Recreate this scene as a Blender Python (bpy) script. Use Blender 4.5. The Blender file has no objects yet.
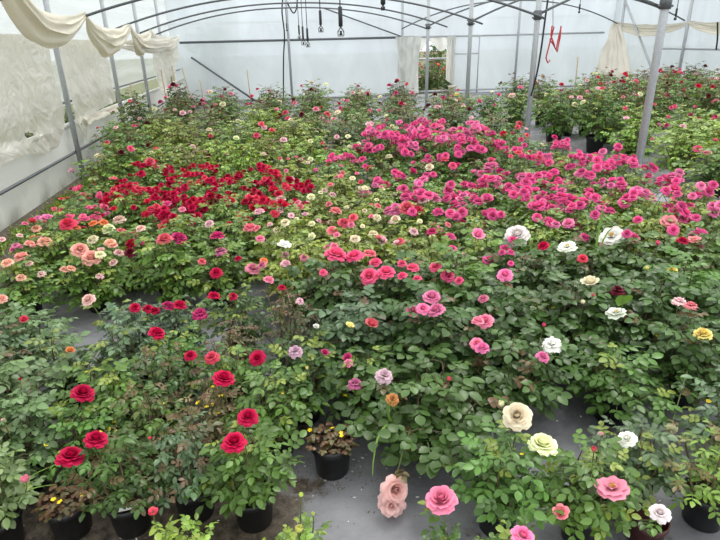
import bpy, math, random
import numpy as np
from mathutils import Vector, Matrix, Euler
PI = math.pi
sc = bpy.context.scene
col = sc.collection

# ------------------------------------------------------------------ camera
FPX = 555.0
PITCH, ROLL, YAW, CAMH = math.radians(22.5), math.radians(1.4), math.radians(7.6), 1.75
CF = Vector((math.sin(YAW) * math.cos(PITCH), math.cos(YAW) * math.cos(PITCH), -math.sin(PITCH)))
_r = Vector((math.cos(YAW), -math.sin(YAW), 0)); _u = _r.cross(CF)
CR = _r * math.cos(ROLL) - _u * math.sin(ROLL)
CU = _u * math.cos(ROLL) + _r * math.sin(ROLL)
CAM = Vector((0, 0, CAMH))
cd = bpy.data.cameras.new('camera'); cam = bpy.data.objects.new('camera', cd); col.objects.link(cam)
cd.sensor_width = 36; cd.lens = FPX / 720 * 36; cd.clip_start = .05; cd.clip_end = 300
cam.matrix_world = Matrix(((CR.x, CU.x, -CF.x, 0), (CR.y, CU.y, -CF.y, 0), (CR.z, CU.z, -CF.z, CAMH), (0, 0, 0, 1)))
sc.camera = cam

def ray(px, py):
    return CF + CR * ((px - 360) / FPX) - CU * ((py - 270) / FPX)
def atz(px, py, z):
    d = ray(px, py); return CAM + d * ((z - CAMH) / d.z)
def aty(px, py, y):
    d = ray(px, py); return CAM + d * (y / d.y)
def proj(p):
    d = Vector(p) - CAM; z = d.dot(CF)
    return 360 + FPX * d.dot(CR) / z, 270 - FPX * d.dot(CU) / z, z

# ------------------------------------------------------------------ world, sun, exposure
w = bpy.data.worlds.new('overcast'); sc.world = w; w.use_nodes = True
nt = w.node_tree; nt.nodes.clear()
o_ = nt.nodes.new('ShaderNodeOutputWorld'); b_ = nt.nodes.new('ShaderNodeBackground')
tc = nt.nodes.new('ShaderNodeTexCoord'); sx = nt.nodes.new('ShaderNodeSeparateXYZ'); rp = nt.nodes.new('ShaderNodeValToRGB')
nt.links.new(tc.outputs['Generated'], sx.inputs[0]); nt.links.new(sx.outputs['Z'], rp.inputs[0])
e = rp.color_ramp.elements
e[0].position = 0.0; e[0].color = (.70, .77, .84, 1); e[1].position = .6; e[1].color = (1, 1, 1, 1)
nt.links.new(rp.outputs[0], b_.inputs[0]); b_.inputs[1].default_value = 1.85
nt.links.new(b_.outputs[0], o_.inputs[0])
sl = bpy.data.lights.new('sun', 'SUN'); sl.energy = 3.0; sl.angle = math.radians(22); sl.color = (1, .97, .92)
so = bpy.data.objects.new('sun', sl); col.objects.link(so); so.rotation_euler = (math.radians(-22), math.radians(18), 0)
so.location = (0, 4, 12)
sc.view_settings.view_transform = 'Standard'; sc.view_settings.look = 'None'
sc.view_settings.gamma = 1; sc.view_settings.use_curve_mapping = False
sc.view_settings.exposure = 0.0
try:
    sc.cycles.use_denoising = True; sc.cycles.max_bounces = 10; sc.cycles.transparent_max_bounces = 24
    sc.cycles.sample_clamp_indirect = 4
except Exception: pass

# ------------------------------------------------------------------ helpers
def lin(c):
    return tuple(((v / 255) / 12.92 if v / 255 <= .04045 else ((v / 255 + .055) / 1.055) ** 2.4) for v in c)
def tag(o, label=None, cat=None, group=None, kind=None):
    if label: o['label'] = label
    if cat: o['category'] = cat
    if group: o['group'] = group
    if kind: o['kind'] = kind
    return o
def empty(name, loc=(0, 0, 0), rz=0):
    o = bpy.data.objects.new(name, None); col.objects.link(o); o.location = loc; o.rotation_euler = (0, 0, rz)
    o.empty_display_size = .05
    return o
class MB:
    """gathers verts, faces, per-vert attributes"""
    def __init__(s): s.v = []; s.f = []; s.m = []; s.a = {}
    def add(s, vs, fs, mi=0, **at):
        n = len(s.v); s.v += [tuple(p) for p in vs]; s.f += [tuple(i + n for i in f) for f in fs]; s.m += [mi] * len(fs)
        for k in set(list(at) + list(s.a)):
            L = s.a.setdefault(k, [0.0] * n)
            L += [0.0] * (n - len(L))
            x = at.get(k, 0.0)
            L += list(x) if hasattr(x, '__len__') else [x] * len(vs)
    def mesh(s, name, mats, smooth=True):
        me = bpy.data.meshes.new(name); me.from_pydata(s.v, [], s.f)
        for m in mats: me.materials.append(m)
        me.polygons.foreach_set('material_index', s.m)
        if smooth: me.polygons.foreach_set('use_smooth', [True] * len(s.f))
        for k, L in s.a.items():
            L = L + [0.0] * (len(s.v) - len(L))
            me.attributes.new(k, 'FLOAT', 'POINT').data.foreach_set('value', L)
        me.update(); return me
    def obj(s, name, mats, parent=None, smooth=True):
        return link(name, s.mesh(name, mats if isinstance(mats, (list, tuple)) else [mats], smooth), parent)
def link(name, me, parent=None, loc=None, rot=None, scale=None):
    o = bpy.data.objects.new(name, me); col.objects.link(o)
    if parent: o.parent = parent
    if loc is not None: o.location = loc
    if rot is not None: o.rotation_euler = rot
    if scale is not None: o.scale = scale if hasattr(scale, '__len__') else (scale,) * 3
    return o
def frame_of(d):
    d = Vector(d).normalized()
    a = Vector((0, 0, 1)) if abs(d.z) < .9 else Vector((1, 0, 0))
    x = d.cross(a).normalized(); return x, d.cross(x).normalized()
def tube(mb, pts, rad, n=6, mi=0, cap=True, **at):
    pts = [Vector(p) for p in pts]; vs = []; fs = []
    N = len(pts)
    for i, p in enumerate(pts):
        d = (pts[min(i + 1, N - 1)] - pts[max(i - 1, 0)])
        x, y = frame_of(d)
        if i and (x.dot(px_) < 0 and abs(x.dot(px_)) > .5): x, y = -x, -y
        px_ = x
        r = rad[i] if hasattr(rad, '__len__') else rad
        for k in range(n):
            t = 2 * PI * k / n; vs.append(p + x * (r * math.cos(t)) + y * (r * math.sin(t)))
    for i in range(N - 1):
        for k in range(n):
            a, b = i * n + k, i * n + (k + 1) % n
            fs.append((a, b, b + n, a + n))
    if cap: fs.append(tuple(range(n))[::-1]); fs.append(tuple(range((N - 1) * n, N * n)))
    mb.add(vs, fs, mi, **at)
def lathe(mb, prof, n=24, mi=0, c=(0, 0, 0), wob=0):
    vs = []; fs = []
    for (r, z) in prof:
        for k in range(n):
            t = 2 * PI * k / n; vs.append((c[0] + r * math.cos(t), c[1] + r * math.sin(t), c[2] + z))
    for i in range(len(prof) - 1):
        for k in range(n):
            a, b = i * n + k, i * n + (k + 1) % n
            fs.append((a, b, b + n, a + n))
    mb.add(vs, fs, mi)
def box(mb, lo, hi, mi=0):
    x0, y0, z0 = lo; x1, y1, z1 = hi
    mb.add([(x0, y0, z0), (x1, y0, z0), (x1, y1, z0), (x0, y1, z0), (x0, y0, z1), (x1, y0, z1), (x1, y1, z1), (x0, y1, z1)],
           [(3, 2, 1, 0), (4, 5, 6, 7), (0, 1, 5, 4), (1, 2, 6, 5), (2, 3, 7, 6), (3, 0, 4, 7)], mi)
def grid(mb, fn, nu, nv, mi=0, skip=None):
    vs = [fn(i / nu, j / nv) for j in range(nv + 1) for i in range(nu + 1)]
    fs = [(j * (nu + 1) + i, j * (nu + 1) + i + 1, (j + 1) * (nu + 1) + i + 1, (j + 1) * (nu + 1) + i)
          for j in range(nv) for i in range(nu) if not (skip and skip((i + .5) / nu, (j + .5) / nv))]
    mb.add(vs, fs, mi)
from mathutils import noise as mn
def nz(x, y, z=0): return mn.noise(Vector((x, y, z)))

# ------------------------------------------------------------------ materials
def newmat(name):
    m = bpy.data.materials.new(name); m.use_nodes = True; t = m.node_tree; t.nodes.clear()
    out = t.nodes.new('ShaderNodeOutputMaterial')
    def N(ty, **kw):
        n = t.nodes.new(ty)
        for k, v in kw.items():
            if k in n.inputs.keys(): n.inputs[k].default_value = v
            else: setattr(n, k, v)
        return n
    L = t.links.new
    return m, N, L, out
def simple(name, c, rough=.5, metal=0, bump=0, bscale=60, var=.15, spec=.5):
    m, N, L, out = newmat(name)
    p = N('ShaderNodeBsdfPrincipled', Roughness=rough, Metallic=metal); p.inputs['Specular IOR Level'].default_value = spec
    tc = N('ShaderNodeTexCoord'); n = N('ShaderNodeTexNoise', Scale=bscale, Detail=5.0)
    L(tc.outputs['Object'], n.inputs['Vector'])
    r = N('ShaderNodeValToRGB'); c3 = lin(c)
    r.color_ramp.elements[0].position = .3; r.color_ramp.elements[1].position = .7
    r.color_ramp.elements[0].color = (*[v * (1 - var) for v in c3], 1); r.color_ramp.elements[1].color = (*[min(1, v * (1 + var)) for v in c3], 1)
    L(n.outputs['Fac'], r.inputs[0]); L(r.outputs[0], p.inputs['Base Color'])
    if bump:
        b = N('ShaderNodeBump', Strength=bump, Distance=.01); L(n.outputs['Fac'], b.inputs['Height']); L(b.outputs[0], p.inputs['Normal'])
    L(p.outputs[0], out.inputs[0]); return m

def leaf_mat(name, young, ymax):
    """tint from the object's own colour, per-leaf value variation, young leaves in their own hue"""
    m, N, L, out = newmat(name)
    oi = N('ShaderNodeObjectInfo'); av = N('ShaderNodeAttribute', attribute_name='val'); ay = N('ShaderNodeAttribute', attribute_name='young')
    mul = N('ShaderNodeVectorMath', operation='SCALE'); mr = N('ShaderNodeMapRange'); mr.inputs['To Min'].default_value = .62; mr.inputs['To Max'].default_value = 1.5
    L(av.outputs['Fac'], mr.inputs['Value']); L(oi.outputs['Color'], mul.inputs[0]); L(mr.outputs[0], mul.inputs['Scale'])
    mx = N('ShaderNodeMix', data_type='RGBA'); sc_ = N('ShaderNodeMath', operation='MULTIPLY'); sc_.inputs[1].default_value = ymax
    L(ay.outputs['Fac'], sc_.inputs[0]); L(sc_.outputs[0], mx.inputs['Factor']); L(mul.outputs[0], mx.inputs['A'])
    mx.inputs['B'].default_value = (*lin(young), 1)
    g = N('ShaderNodeNewGeometry'); bk = N('ShaderNodeMix', data_type='RGBA'); pale = N('ShaderNodeMix', data_type='RGBA')
    pale.inputs['Factor'].default_value = .35; pale.inputs['B'].default_value = (*lin((140, 155, 125)), 1)
    L(mx.outputs['Result'], pale.inputs['A']); L(g.outputs['Backfacing'], bk.inputs['Factor']); L(mx.outputs['Result'], bk.inputs['A']); L(pale.outputs['Result'], bk.inputs['B'])
    p = N('ShaderNodeBsdfPrincipled', Roughness=.36); p.inputs['Specular IOR Level'].default_value = .48
    L(bk.outputs['Result'], p.inputs['Base Color'])
    tr = N('ShaderNodeBsdfTranslucent'); hs = N('ShaderNodeHueSaturation', Saturation=1.15, Value=1.3); hs.inputs['Hue'].default_value = .48
    L(mx.outputs['Result'], hs.inputs['Color']); L(hs.outputs[0], tr.inputs[0])
    ms = N('ShaderNodeMixShader'); ms.inputs[0].default_value = .28
    L(p.outputs[0], ms.inputs[1]); L(tr.outputs[0], ms.inputs[2]); L(ms.outputs[0], out.inputs[0]); return m
M = {}
M['leaf'] = leaf_mat('leaf_lime_tips', (150, 165, 70), .75)
M['leaf_red'] = leaf_mat('leaf_red_tips', (118, 84, 62), .8)

def petal_mat():
    m, N, L, out = newmat('rose_petal')
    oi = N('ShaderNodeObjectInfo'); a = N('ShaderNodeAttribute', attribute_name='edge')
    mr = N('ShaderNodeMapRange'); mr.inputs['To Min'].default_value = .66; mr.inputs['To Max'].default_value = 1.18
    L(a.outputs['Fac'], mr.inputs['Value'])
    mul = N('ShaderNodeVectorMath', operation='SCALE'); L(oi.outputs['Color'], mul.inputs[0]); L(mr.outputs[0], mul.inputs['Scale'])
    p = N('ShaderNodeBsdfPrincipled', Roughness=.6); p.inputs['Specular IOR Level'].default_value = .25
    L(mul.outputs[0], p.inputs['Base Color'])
    tr = N('ShaderNodeBsdfTranslucent'); L(mul.outputs[0], tr.inputs[0])
    ms = N('ShaderNodeMixShader'); ms.inputs[0].default_value = .3
    L(p.outputs[0], ms.inputs[1]); L(tr.outputs[0], ms.inputs[2]); L(ms.outputs[0], out.inputs[0]); return m
M['petal'] = petal_mat()
M['sepal'] = simple('sepal_green', (92, 120, 62), .5, bscale=90)
M['stem'] = simple('rose_stem', (92, 104, 58), .55, bscale=40, var=.3)
M['wood_stem'] = simple('woody_cane', (96, 84, 58), .7, bscale=40, var=.35)
M['stamen'] = simple('stamen_yellow', (225, 180, 60), .7)
M['yellow'] = simple('clover_yellow', (250, 215, 20), .5)
M['pot'] = simple('black_plastic', (22, 23, 24), .42, bscale=30, var=.3)
M['soil'] = simple('potting_soil', (62, 54, 46), .95, bump=1.0, bscale=120, var=.6)
M['steel'] = simple('galvanized_steel', (176, 180, 183), .42, .25, bscale=35, var=.1)
M['dark_steel'] = simple('weathered_steel', (96, 101, 104), .5, .3, bscale=35, var=.15)
M['black'] = simple('black_rubber', (26, 27, 30), .5)
M['plumb'] = simple('dark_weight', (50, 52, 56), .45, .2)
M['red_cord'] = simple('red_cord', (190, 52, 56), .7)
M['bamboo'] = simple('bamboo', (170, 150, 118), .6, bscale=25)
M['white_plastic'] = simple('white_plastic', (226, 226, 220), .45, bscale=30, var=.05)
M['tag_print'] = simple('tag_print', (120, 122, 124), .6)
M['cream_tub'] = simple('cream_plastic', (226, 220, 196), .5, var=.06)
M['red_tub'] = simple('brown_red_plastic', (62, 24, 24), .5)
M['fascia'] = simple('painted_sill', (222, 222, 214), .5, bscale=12, var=.06)
M['bark'] = simple('bark_chip', (104, 92, 76), .9, var=.5, bscale=200)
M['grassb'] = simple('grass_green', (120, 160, 62), .5, bscale=20)
M['earth'] = simple('outdoor_soil', (92, 98, 66), .95, bump=.4, bscale=6, var=.4)

def film(name, c, tcol, transp, transl, gloss=.12, bscale=3., bstr=.25, stain=None, stretch=(1, 1, 1), rough=.35, hvar=.06):
    """polythene film: diffuse + translucent + a little clear and a soft sheen; wrinkles as bump"""
    m, N, L, out = newmat(name)
    tc = N('ShaderNodeTexCoord'); mp = N('ShaderNodeMapping'); mp.inputs['Scale'].default_value = stretch
    L(tc.outputs['Object'], mp.inputs[0])
    n = N('ShaderNodeTexNoise', Scale=bscale, Detail=6.0, Roughness=.6); n.inputs['Distortion'].default_value = 1.2
    L(mp.outputs[0], n.inputs['Vector'])
    big = N('ShaderNodeTexNoise', Scale=.55, Detail=3.0); L(mp.outputs[0], big.inputs['Vector'])
    r = N('ShaderNodeValToRGB'); c3 = lin(c)
    r.color_ramp.elements[0].position = .35; r.color_ramp.elements[1].position = .65
    r.color_ramp.elements[0].color = (*[v * (1 - hvar) for v in c3], 1); r.color_ramp.elements[1].color = (*[min(1, v * (1 + hvar)) for v in c3], 1)
    L(big.outputs['Fac'], r.inputs[0]); colour = r.outputs[0]
    if stain:
        sp = N('ShaderNodeSeparateXYZ'); L(tc.outputs['Object'], sp.inputs[0])
        sn = N('ShaderNodeTexNoise', Scale=2.6, Detail=6.0); L(tc.outputs['Object'], sn.inputs['Vector'])
        h = N('ShaderNodeMapRange'); h.inputs['From Min'].default_value = stain[1]; h.inputs['From Max'].default_value = 0.0
        L(sp.outputs['Z'], h.inputs['Value'])
        mu = N('ShaderNodeMath', operation='MULTIPLY'); L(h.outputs[0], mu.inputs[0])
        rr = N('ShaderNodeMapRange'); rr.inputs['From Min'].default_value = .38; rr.inputs['From Max'].default_value = .68
        L(sn.outputs['Fac'], rr.inputs['Value']); L(rr.outputs[0], mu.inputs[1])
        mx = N('ShaderNodeMix', data_type='RGBA'); L(mu.outputs[0], mx.inputs['Factor']); L(colour, mx.inputs['A']); mx.inputs['B'].default_value = (*lin(stain[0]), 1)
        colour = mx.outputs['Result']
    b = N('ShaderNodeBump', Strength=bstr, Distance=.06); L(n.outputs['Fac'], b.inputs['Height'])
    d = N('ShaderNodeBsdfDiffuse'); L(colour, d.inputs[0]); L(b.outputs[0], d.inputs['Normal'])
    t = N('ShaderNodeBsdfTranslucent'); tm = N('ShaderNodeMix', data_type='RGBA'); L(n.outputs['Fac'], tm.inputs['Factor'])
    tm.inputs['A'].default_value = (*[v * (1 - 2.2 * hvar) for v in lin(tcol)], 1); tm.inputs['B'].default_value = (*[min(1, v * (1 + 2.2 * hvar)) for v in lin(tcol)], 1); L(tm.outputs['Result'], t.inputs[0]); L(b.outputs[0], t.inputs['Normal'])
    m1 = N('ShaderNodeMixShader'); m1.inputs[0].default_value = transl; L(d.outputs[0], m1.inputs[1]); L(t.outputs[0], m1.inputs[2])
    g = N('ShaderNodeBsdfGlossy', Roughness=rough); L(b.outputs[0], g.inputs['Normal'])
    m2 = N('ShaderNodeMixShader'); m2.inputs[0].default_value = gloss; L(m1.outputs[0], m2.inputs[1]); L(g.outputs[0], m2.inputs[2])
    tp = N('ShaderNodeBsdfTransparent'); m3 = N('ShaderNodeMixShader'); m3.inputs[0].default_value = transp
    L(m2.outputs[0], m3.inputs[1]); L(tp.outputs[0], m3.inputs[2]); L(m3.outputs[0], out.inputs[0]); return m
M['film_strip'] = film('strip_film', (230, 230, 222), (236, 236, 228), .1, .6, gloss=.15, bscale=4., bstr=.6)
M['film_back'] = film('hazy_film', (214, 221, 226), (209, 217, 225), .07, .6, hvar=.14, bscale=1.1, stretch=(1, 1, .35), bstr=.5)
M['film_roof'] = film('roof_film', (232, 236, 238), (240, 243, 245), .55, .8)
M['film_curtain'] = film('wrinkled_film', (232, 228, 216), (234, 229, 216), .10, .55, gloss=.24, bscale=4.5, bstr=.8, rough=.22, hvar=.06)
M['film_swag'] = film('cream_film', (226, 220, 204), (226, 218, 196), .0, .35, gloss=.12, bscale=4., bstr=.35, rough=.35)
M['film_lower'] = film('skirt_film', (226, 226, 218), (220, 222, 216), .0, .3, gloss=.1, bscale=2.2, bstr=.35, stain=((88, 90, 58), .36))
M['film_left'] = film('ridged_film', (214, 220, 218), (236, 238, 234), .22, .7, bscale=2.0, stretch=(1, .25, 3.5), bstr=.7)

def floor_mat():
    m, N, L, out = newmat('woven_ground_fabric')
    tc = N('ShaderNodeTexCoord'); P = tc.outputs['Object']
    big = N('ShaderNodeTexNoise', Scale=1.7, Detail=7.0, Roughness=.62); L(P, big.inputs['Vector'])
    fine = N('ShaderNodeTexNoise', Scale=26.0, Detail=6.0, Roughness=.7); L(P, fine.inputs['Vector'])
    r = N('ShaderNodeValToRGB'); r.color_ramp.elements[0].position = .32; r.color_ramp.elements[1].position = .7
    r.color_ramp.elements[0].color = (*lin((98, 99, 104)), 1); r.color_ramp.elements[1].color = (*lin((148, 149, 153)), 1)
    L(big.outputs['Fac'], r.inputs[0])
    wv = N('ShaderNodeTexWave', Scale=55.0, Distortion=.6); L(P, wv.inputs['Vector'])
    wv2 = N('ShaderNodeTexWave', Scale=55.0, Distortion=.6, bands_direction='Y'); L(P, wv2.inputs['Vector'])
    wa = N('ShaderNodeMath', operation='ADD'); L(wv.outputs['Fac'], wa.inputs[0]); L(wv2.outputs['Fac'], wa.inputs[1])
    # soil spilt from the pots and the bare earth by the side wall
    sp = N('ShaderNodeSeparateXYZ'); L(P, sp.inputs[0])
    left = N('ShaderNodeMapRange'); left.inputs['From Min'].default_value = -1.75; left.inputs['From Max'].default_value = -2.35; L(sp.outputs['X'], left.inputs['Value'])
    front = N('ShaderNodeMapRange'); front.inputs['From Min'].default_value = .1; front.inputs['From Max'].default_value = -.25; L(sp.outputs['X'], front.inputs['Value'])
    fy = N('ShaderNodeMapRange'); fy.inputs['From Min'].default_value = 2.6; fy.inputs['From Max'].default_value = 2.2; L(sp.outputs['Y'], fy.inputs['Value'])
    fm = N('ShaderNodeMath', operation='MULTIPLY'); L(front.outputs[0], fm.inputs[0]); L(fy.outputs[0], fm.inputs[1])
    ad = N('ShaderNodeMath', operation='MAXIMUM'); L(left.outputs[0], ad.inputs[0]); L(fm.outputs[0], ad.inputs[1])
    sn = N('ShaderNodeTexNoise', Scale=4.2, Detail=8.0, Roughness=.68); L(P, sn.inputs['Vector'])
    su = N('ShaderNodeMath', operation='MULTIPLY_ADD'); su.inputs[1].default_value = .34; L(ad.outputs[0], su.inputs[0]); L(sn.outputs['Fac'], su.inputs[2])
    cut = N('ShaderNodeMapRange'); cut.inputs['From Min'].default_value = .585; cut.inputs['From Max'].default_value = .67; L(su.outputs[0], cut.inputs['Value'])
    dr = N('ShaderNodeValToRGB'); dr.color_ramp.elements[0].color = (*lin((46, 40, 34)), 1); dr.color_ramp.elements[1].color = (*lin((120, 108, 92)), 1)
    dr.color_ramp.elements[0].position = .35; dr.color_ramp.elements[1].position = .75
    L(fine.outputs['Fac'], dr.inputs[0])
    mx = N('ShaderNodeMix', data_type='RGBA'); L(cut.outputs[0], mx.inputs['Factor']); L(r.outputs[0], mx.inputs['A']); L(dr.outputs[0], mx.inputs['B'])
    p = N('ShaderNodeBsdfPrincipled', Roughness=.62); L(mx.outputs['Result'], p.inputs['Base Color'])
    b1 = N('ShaderNodeBump', Strength=.12, Distance=.002); L(wa.outputs[0], b1.inputs['Height'])
    b2 = N('ShaderNodeBump', Strength=.35, Distance=.02); L(fine.outputs['Fac'], b2.inputs['Height']); L(b1.outputs[0], b2.inputs['Normal'])
    L(b2.outputs[0], p.inputs['Normal']); L(p.outputs[0], out.inputs[0]); return m
M['floor'] = floor_mat()

# ------------------------------------------------------------------ the setting
XL, XG, XR, YB = -2.9, 3.95, 11.15, 19.2         # side wall, gutter post row, far gutter, back wall
mb = MB(); grid(mb, lambda u, v: (-3.0 + 14.6 * u, -1.5 + 20.8 * v, 0), 8, 8); tag(mb.obj('floor', M['floor']), kind='structure')
mb = MB(); grid(mb, lambda u, v: (-60 + 120 * u, -30 + 120 * v, -.06), 4, 4); tag(mb.obj('ground', M['earth']), kind='structure')

def wrinkle(a, b, s=1.0):
    return s * (.035 * nz(a * .9, b * .5, 3) + .018 * nz(a * 2.6, b * 1.3, 7) + .006 * nz(a * 7, b * 5, 1))
# back wall film with the doorway cut out
mb = MB()
def bw(x0, x1, z0, z1, nu, nv):
    grid(mb, lambda u, v: (x0 + (x1 - x0) * u, YB + .05 + wrinkle(x0 + (x1 - x0) * u, z0 + (z1 - z0) * v), z0 + (z1 - z0) * v), nu, nv)
bw(-3.2, 4.62, 0, 4.6, 60, 36); bw(4.62, 5.86, 1.82, 4.6, 12, 22); bw(5.86, 11.7, 0, 4.6, 50, 36)
tag(mb.obj('wall_back', M['film_back']), kind='structure')
# side wall: stained skirt, then the outer film above the vent gap
mb = MB(); grid(mb, lambda u, v: (XL - .05 + .02 * nz(u * 18, v * 3), -1.5 + 20.8 * u, .74 * v), 120, 10)
tag(mb.obj('wall_left', M['film_lower']), kind='structure')
mb = MB(); grid(mb, lambda u, v: (XL - .3 + .02 * math.sin(v * 60 + 3 * nz(u * 9, 0)) + .05 * nz(u * 14, v * 5), -1.5 + 20.8 * u, .93 + 2.9 * v), 120, 50)
tag(mb.obj('wall_left_upper', M['film_left']), kind='structure')
mb = MB(); grid(mb, lambda u, v: (XR + .35 + wrinkle(u * 20, v * 4), 5 + 14.3 * u, 4.4 * v), 60, 30)
tag(mb.obj('wall_right', M['film_back']), kind='structure')
# roof film, two arched bays
def arch(x0, x1, u, rise, z0): return z0 + rise * (1 - (2 * u - 1) ** 2)
mb = MB()
for x0, x1 in ((-3.2, XG), (XG, 11.5)):
    grid(mb, lambda u, v: (x0 + (x1 - x0) * u, -1.5 + 20.8 * v, arch(x0, x1, u, 1.5, 3.1) + .02 * nz(u * 9, v * 20)), 24, 30)
tag(mb.obj('ceiling', M['film_roof']), kind='structure')
# white sill tube along the vent and the rails on the walls
def rail(name, pts, r, mat, label, cat='rail', group=None, n=8):
    mb = MB(); tube(mb, pts, r, n); o = mb.obj(name, mat); tag(o, label, cat, group); return o
mb = MB(); box(mb, (XL - .08, -1.5, .72), (XL - .02, YB, .765)); tag(mb.obj('trim_1', M['fascia']), kind='structure')
rail('wall_rail', [(XL + .005, -1.5, .38), (XL + .005, YB, .38)], .019, M['dark_steel'], 'thin grey steel rail running halfway up the pale skirt of the side wall')
rail('wall_rail', [(XL - .12, -1.5, 1.02), (XL - .12, YB, 1.02)], .017, M['dark_steel'], 'grey steel rail behind the hanging curtains, just above the side vent gap')
rail('wall_rail', [(XL, YB - .04, 1.8), (4.5, YB - .04, 1.8)], .035, M['dark_steel'], 'dark steel crossbar on the back wall between side wall and doorway')
rail('wall_rail', [(4.5, YB - .02, 1.8), (XR, YB - .02, 1.8)], .03, M['steel'], 'grey steel crossbar over the doorway, running on along the back film')
rail('wall_rail', [(XL, YB - .06, .03), (4.6, YB - .06, .03)], .03, M['steel'], 'base rail where the back film meets the ground, side wall to doorway')
rail('wall_rail', [(5.85, YB - .06, .1), (XR, YB - .06, .1)], .03, M['steel'], 'base rail of the back film beyond the doorway')
rail('wall_rail', [(XR + .05, 8, 1.32), (XR + .05, 16.2, 1.32)], .025, M['steel'], 'grey rail on the far side film beyond the sagging cream swag')
for z, lb in ((2.35, 'upper'), (1.1, 'lower')):
    rail('outside_rail', [(-3.4, YB + .55, -.06), (-3.4, YB + .55, z), (11.9, YB + .55, z), (11.9, YB + .55, -.06)], .03, M['steel'], f'{lb} horizontal bar seen faintly through the back film from outside')

# posts
def post(x, y, z1, r, label, lean=0, mat='steel', base=True, group=None):
    t = empty('greenhouse_post', (x, y, 0)); tag(t, label, 'post', group)
    mb = MB(); tube(mb, [(0, 0, 0), (lean * .5, 0, z1 * .5), (lean, 0, z1)], r, 12); mb.obj('post_tube', M[mat], t)
    mb = MB(); tube(mb, [(0, 0, 0), (0, 0, .05)], r * 1.5, 12); mb.obj('base_collar', M['dark_steel'], t)
    return t
for k, (y, nm) in enumerate(((5.72, 'first'), (8.7, 'second'), (11.8, 'third'), (15.2, 'fourth'))):
    t = post(XG, y, 3.12, (.042, .042, .042, .042)[k], f'grey steel post standing beside the aisle, {nm} of its row counted from the front')
    mb = MB(); tube(mb, [(0, 0, 1.97), (0, 0, 2.1)], .06, 10); mb.obj('clamp', M['dark_steel'], t)
    mb = MB()
    for zz in (2.0, 2.07): tube(mb, [(-.085, 0, zz), (.085, 0, zz)], .012, 6)
    mb.obj('bolt', M['dark_steel'], t)
for k, (y, nm) in enumerate(((5.45, 'just before the first hanging curtain'), (8.38, 'between the two hanging curtains'), (11.0, 'after the second hanging curtain'), (13.4, 'third from the front curtain'), (15.9, 'next to the back corner'))):
    post(XL + .04, y, 3.3, .036, f'grey steel post against the side wall, {nm}')
for x, z1, nm in ((.45, 4.3, 'behind the dark cables, middle of the back film'), (4.12, 3.6, 'between back film and hanging strips, near the doorway'), (8.05, 3.6, 'alone in the film beyond the doorway')):
    post(x, YB - .1, z1, .04, f'slim steel post of the back wall, {nm}')
for y, nm in ((15.05, 'under the low end of the cream swag'), (18.2, 'behind the cream curtain')):
    post(XR, y, 3.2, .045, f'steel post of the far gutter row, {nm}')
# door frame
t = empty('door_1', (5.24, YB, 0)); t['kind'] = 'structure'
mb = MB()
for x in (-.58, .6): box(mb, (x - .025, -.05, 0), (x + .025, 0, 1.8))
box(mb, (-.6, -.05, .06), (.62, 0, .12)); mb.obj('door_frame', M['steel'], t)
mb = MB(); tube(mb, [(.62, -.04, 1.25), (1.5, -.04, 1.25)], .02, 6); tube(mb, [(1.5, -.04, 0), (1.5, -.04, 1.8)], .02, 6); mb.obj('door_rail', M['steel'], t)
# diagonal braces
rail('diagonal_brace', [(-2.6, YB - .12, 1.37), (-.75, YB - .12, 0)], .03, M['dark_steel'], 'dark diagonal brace across the back film near the side wall corner', 'brace')
rail('diagonal_brace', [(1.6, YB - .1, 2.7), (4.1, YB - .1, 1.82)], .02, M['dark_steel'], 'thin sloping brace high on the back film, ending at the strip curtain post', 'brace')
rail('diagonal_brace', [(XR - .02, 18.15, 2.7), (XR - .02, 15.6, .1)], .035, M['steel'], 'slanting steel brace beside the cream curtain, crossing under the swag', 'brace')
# roof hoops, each its own arc
def hoop(x0, x1, y, z0, rise, r, label):
    pts = [(x0 + (x1 - x0) * i / 30, y, z0 + rise * (1 - abs(2 * i / 30 - 1) ** 2.2)) for i in range(31)]
    rail('roof_hoop', pts, r, M['dark_steel'], label, 'roof hoop', 'greenhouse roof hoops')
for y, nm in ((5.75, 'first from the front'), (8.45, 'springing from the first swag peak'), (11.1, 'springing from the second swag peak'), (13.45, 'springing from the third swag peak'), (15.3, 'joining the fourth aisle post')):
    hoop(XL + .03, XG, y, 1.98, .55, .017, f'curved steel roof hoop over the rose beds, {nm}')
for y, nm in ((8.7, 'second'), (11.8, 'third'), (15.2, 'fourth'), (18.4, 'last')):
    hoop(XG, XR, y, 2.04, .75, .019, f'curved steel roof hoop over the far bay, leaving the {nm} aisle post' if nm != 'last' else 'curved steel roof hoop of the far bay, ending at the cream curtain')

# ------------------------------------------------------------------ film curtains and swags
def swag(name, A, B, sag0, sag1, out0, out1, label, dz1=0, seed=0, mat='film_swag'):
    """a gathered sheet hung between two hooks; u along, v from the upper to the lower edge"""
    A, B = Vector(A), Vector(B); mb = MB()
    def fn(u, v):
        c = 1 - (2 * u - 1) ** 2
        p = A.lerp(B, u); s = sag0 + (sag1 - sag0) * v; g = .35 + .65 * c
        prof = math.sin(PI * min(1, v * 1.05))
        x = out0 * c + (out1 - out0) * c * v + .13 * prof * c + .022 * g * math.sin(v * 26 + 2.5 * nz(u * 3, seed)) + .03 * nz(u * 5, v * 3, seed)
        z = -s * c - .10 * v * (1 - c) + .02 * g * math.cos(v * 19 + 2 * nz(u * 4, seed + 3)) + .02 * nz(u * 7, v * 4, seed + 9)
        return (p.x + x, p.y + .03 * nz(u * 6, v * 5, seed + 5), p.z + z)
    grid(mb, fn, 44, 22)
    o = mb.obj(name, M[mat]); tag(o, label, 'plastic sheet'); return o
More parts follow.
